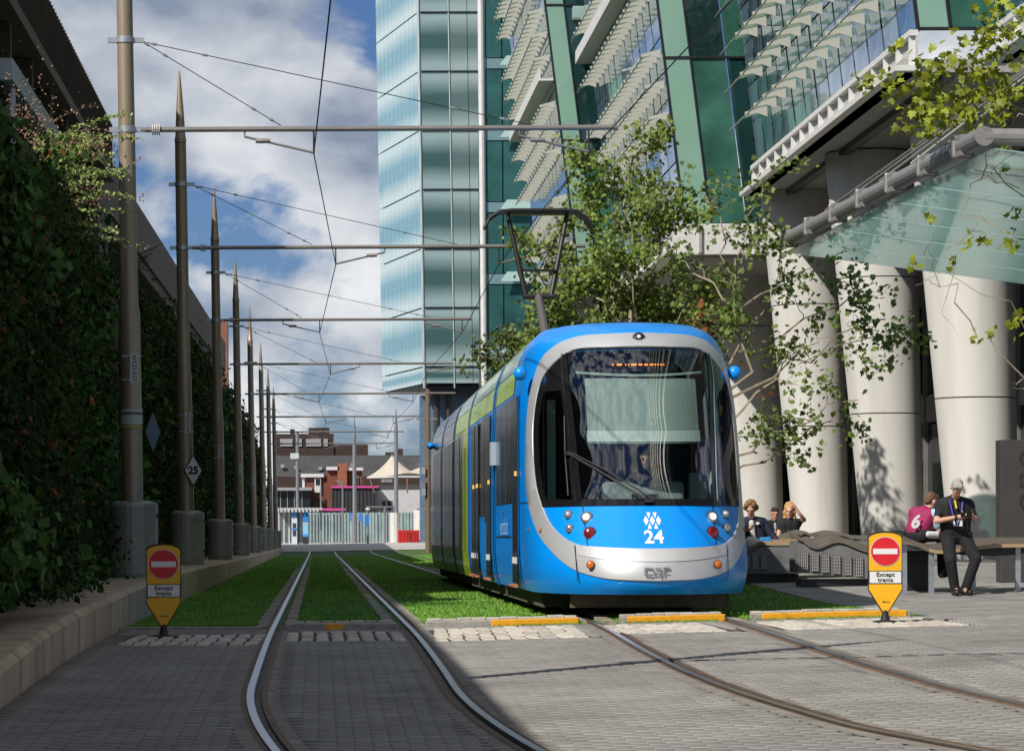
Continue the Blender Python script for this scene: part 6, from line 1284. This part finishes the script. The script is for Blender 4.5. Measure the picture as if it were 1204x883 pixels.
# red barriers
s3_ = 17.0; Y3 = FPX / s3_
for i, (a, b) in enumerate(((468, 481), (482, 493), (494, 505))):
    t = thing('safety_barrier', ('red plastic road barrier touching the fat white bollard', 'red plastic road barrier in the middle of the row of three', 'red plastic road barrier in front of the square white pier')[i], 'barrier', (FX((a + b) / 2, s3_), Y3, gf(Y3)), 'red barriers at the street end'); m = mat('barrier_red', (.50, .018, .018), .6, var=.08)
    bevel(MB().box(FX(a, s3_), FX(b, s3_), Y3 + i * .15, Y3 + .1 + i * .15, FZ(639, s3_), FZ(623.5, s3_)).build('panel', m, t), .03)
    for q in np.linspace(FX(a, s3_) + .1, FX(b, s3_) - .2, 3): MB().box(q, q + .10, Y3 + i * .15 - .03, Y3 - .005 + i * .15, FZ(637, s3_), FZ(626, s3_)).build('rib', mat('barrier_red2', (.45, .015, .015), .5), t)
    for q in (FX(a, s3_) + .05, FX(b, s3_) - .2): MB().box(q, q + .15, Y3 - .1 + i * .15, Y3 + .25 + i * .15, gf(Y3), FZ(639, s3_)).build('foot', M_rub, t)
# buildings
s4_ = 13.0; Y4 = FPX / s4_; bx = lambda a, b, c, d, nm, m, p, yo=0, dp=4, s_=s4_: MB().box(FX(a, s_), FX(b, s_), FPX / s_ + yo, FPX / s_ + yo + dp, FZ(d, s_), FZ(c, s_)).build(nm, m, p)
M_br = mat('brown_brick', (.045, .027, .022), .9, var=.25, vscale=1.2); M_rb = mat('red_brick', (.17, .06, .036), .9, var=.2, vscale=1.5); M_sl = mat('slate', (.055, .053, .055), .85, var=.2, vscale=.8); M_fw = mat('window_white', (.6, .6, .6), .6); M_fd = mat('window_dark', (.02, .022, .025), .2); M_gry = mat('grey_render', (.30, .30, .31), .8, var=.1)
t = thing('brick_warehouse', 'long dark brown brick building with slate roof behind the tram stop', 'building', (FX(410, 11), FPX / 11, .4))
bx(322, 510, 560, 640, 'wall', M_br, t, 0, 10, 11.0); 
mb = MB(); Yb = FPX / 11.0; mb.add([(FX(322, 11), Yb - .2, FZ(578, 11)), (FX(510, 11), Yb - .2, FZ(578, 11)), (FX(510, 11), Yb + 5, FZ(534, 11)), (FX(322, 11), Yb + 5, FZ(534, 11)), (FX(322, 11), Yb + 9.9, FZ(575, 11)), (FX(510, 11), Yb + 9.9, FZ(575, 11))], [(0, 1, 2, 3), (3, 2, 5, 4)]); rf = mb.build('roof', M_sl, t)
for a in (330, 346, 375, 398, 413): bx(a, a + 4, 544 + (a % 7), 548 + (a % 7), 'rooflight', M_gry, rf, 2.4, .5, 11.0)
bx(322, 393, 508, 534, 'upper_storey', M_br, t, 5.2, 4, 11.0); bx(393, 434, 521, 535, 'upper_storey', M_br, t, 5.4, 4, 11.0); bx(363, 388, 500.5, 511, 'plant_room', M_br, t, 6, 2, 11.0); bx(341, 346.5, 502, 510, 'chimney', M_br, t, 6, 1, 11.0); bx(470, 476, 526, 536, 'chimney', M_br, t, 6, 1, 11.0); bx(455, 476, 530, 536, 'upper_storey', M_br, t, 6.2, 1, 11.0)
for a, b in ((329, 344), (349, 355), (360, 378), (381, 386)): bx(a, b, 514, 523, 'window_band', M_gry, t, 5.05, .1, 11.0)
t = thing('brick_house', 'red brick house with white gable edge and stair tower', 'building', (FX(400), 275, .4))
bx(360, 386, 557, 602, 'wall', M_rb, t); bx(385, 399, 552, 602, 'wall', M_rb, t, -.6); bx(397, 408, 545, 602, 'stair_tower', mat('orange_brick', (.27, .10, .05), .9, var=.15), t, -1.0); bx(408, 426, 553, 602, 'wall', M_rb, t, -.4)
bx(354, 381, 557, 561, 'white_fascia', M_fw, t, -.4, .3); bx(384, 399, 549, 553, 'white_fascia', M_fw, t, -1.0, .4); bx(408, 427, 550, 553.5, 'white_fascia', M_fw, t, -.8, .3)
d_ = bx(370, 377.5, 562, 579, 'door', M_fw, t, -.25, .2); bx(371.5, 376, 563, 570, 'pane', M_fd, d_, -.32, .06); bx(355.5, 358.5, 561, 573, 'window', M_fw, t, -.1, .08)
for a in (368, 374.5, 381): bx(a, a + 3, 587, 599, 'window', M_fd, t, -.06, .05)
w_ = bx(416, 421.5, 560, 574, 'window', M_gry, t, -.55, .12); bx(417, 420.5, 561, 573, 'pane', M_fd, w_, -.60, .04)
t = thing('glass_pavilion', 'low dark glazed pavilion with flat grey roof behind the shelter', 'building', (FX(346), 270, .4)); bx(324, 365, 577, 602, 'glazing', mat('pavilion_dark', (.02, .025, .027), .15, var=.3, vscale=.4), t, -2, 3); bx(322, 367, 573.5, 577, 'roof', M_gry, t, -2.6, 4)
for a in (330, 338, 346, 355): bx(a, a + .8, 577, 602, 'mullion', M_gry, t, -2.08, .07)
t = thing('black_pavilion', 'black clad pavilion edged with a bright pink strip', 'building', (FX(415), 265, .4)); M_pk = mat('pink_strip', (.62, .06, .30), .6)
bx(390, 443, 575, 604, 'cladding', mat('black_cladding', (.03, .03, .032), .7, var=.15), t, -6, 3)
for k in range(12): bx(391 + k * 4.3, 391.5 + k * 4.3, 576, 604, 'cladding_joint', M_fd, t, -6.06, .05)
bx(389, 443.5, 572.8, 575, 'pink_edge', M_pk, t, -6.2, 3.4); bx(370, 406, 598.5, 601, 'pink_edge', M_pk, t, -7.4, .3)
t = thing('white_building', 'white painted single storey building under the tented canopy', 'building', (FX(470), 268, .4)); bx(443, 506, 577, 612, 'wall', mat('white_wall', (.52, .51, .52), .8, var=.08, dirt=.2), t, -4, 3); bx(443, 506, 571, 576.8, 'parapet', M_sl, t, -3.6, 3)
for a, b in ((448, 453), (453.6, 460)): o = bx(a, b, 588.5, 601.5, 'window', M_fw, t, -4.08, .07); bx(a + .7, b - .7, 589.5, 600.5, 'pane', M_fd, o, -4.12, .04)
bx(446, 500, 563, 571, 'upper_wall', M_br, t, -2, 2)
for k in range(7): bx(448 + k * 1.9, 449.4 + k * 1.9, 564, 568, 'upper_window', M_gry, t, -2.06, .05)
# tented canopy
t = thing('tented_canopy', 'cream tensile canopy with a peaked top', 'canopy', (FX(470), 262, 6)); s5_ = 13.6; Yc_ = FPX / s5_; apx, ape = FX(461.5, s5_), FZ(537, s5_)
mb = MB(); ends = (FX(432, s5_), FX(506, s5_)); lowz = FZ(562, s5_)
def tent(u, v):
    x = ends[0] + (ends[1] - ends[0]) * u; r_ = min(1, math.hypot((x - apx) / (2.6 if x < apx else 2.2), (v - .5) * 2.2)); r2 = min(1, math.hypot((x - FX(500, s5_)) / 2.0, (v - .5) * 2.4))
    h = (1 - r_) ** 1.6 * .98 + .12 * (1 - v) * 0; h2 = (1 - r2) ** 1.5 * .55
    return (x, Yc_ - 3 + 6 * v, lowz + (ape - lowz) * max(h, h2) + .35 * math.exp(-((x - FX(480, s5_)) / 1.5) ** 2))
mb.grid(tent, 40, 16); mb.build('membrane', mat('membrane_cream', (.50, .44, .36), .8, var=.08, vscale=.6), t, smooth=True)
MB().tube([(apx, Yc_, lowz), (apx, Yc_, ape + .25)], .08, 8).build('peak_pole', M_pm, t); MB().tube([(FX(431, s5_), Yc_ - 3, lowz - .05), (FX(470, s5_), Yc_ - 3.05, lowz + .02), (FX(506, s5_), Yc_ - 3, lowz)], .07, 6).build('edge_tube', M_fw, t)
for px_ in (434, 478, 500): MB().tube([(FX(px_, s5_), Yc_ - 3, lowz), (FX(px_ + (6 if px_ == 434 else 0), s5_), Yc_ - 2.5, FZ(580, s5_))], .07, 6).build('strut', mat('strut_rust', (.30, .17, .12), .7), t)
# brown mast with equipment beneath the tower, behind the tram tail
s6 = 22.0; t = thing('equipment_mast', 'brown mast with boxes and brackets beside the tram tail', 'mast', (FX(503, s6), FPX / s6, .2)); Y6 = FPX / s6; x6 = FX(503.5, s6)
MB().lathe([(.16, .1), (.13, FZ(458, s6))], (x6, Y6, 0), 12).build('shaft', mat('mast_brown_far', (.17, .12, .07), .6), t)
for py in (545, 598, 492): MB().box(x6 - .6, x6 + .5, Y6 - .1, Y6 + .1, FZ(py + 2, s6), FZ(py, s6)).build('bracket', M_pm, t)
for py, m_ in ((550, M_gry), (566, M_pm), (575, M_gry)): MB().box(x6 - .36, x6 - .14, Y6 - .25, Y6 + .05, FZ(py + 8, s6), FZ(py, s6)).build('equipment_box', m_, t)
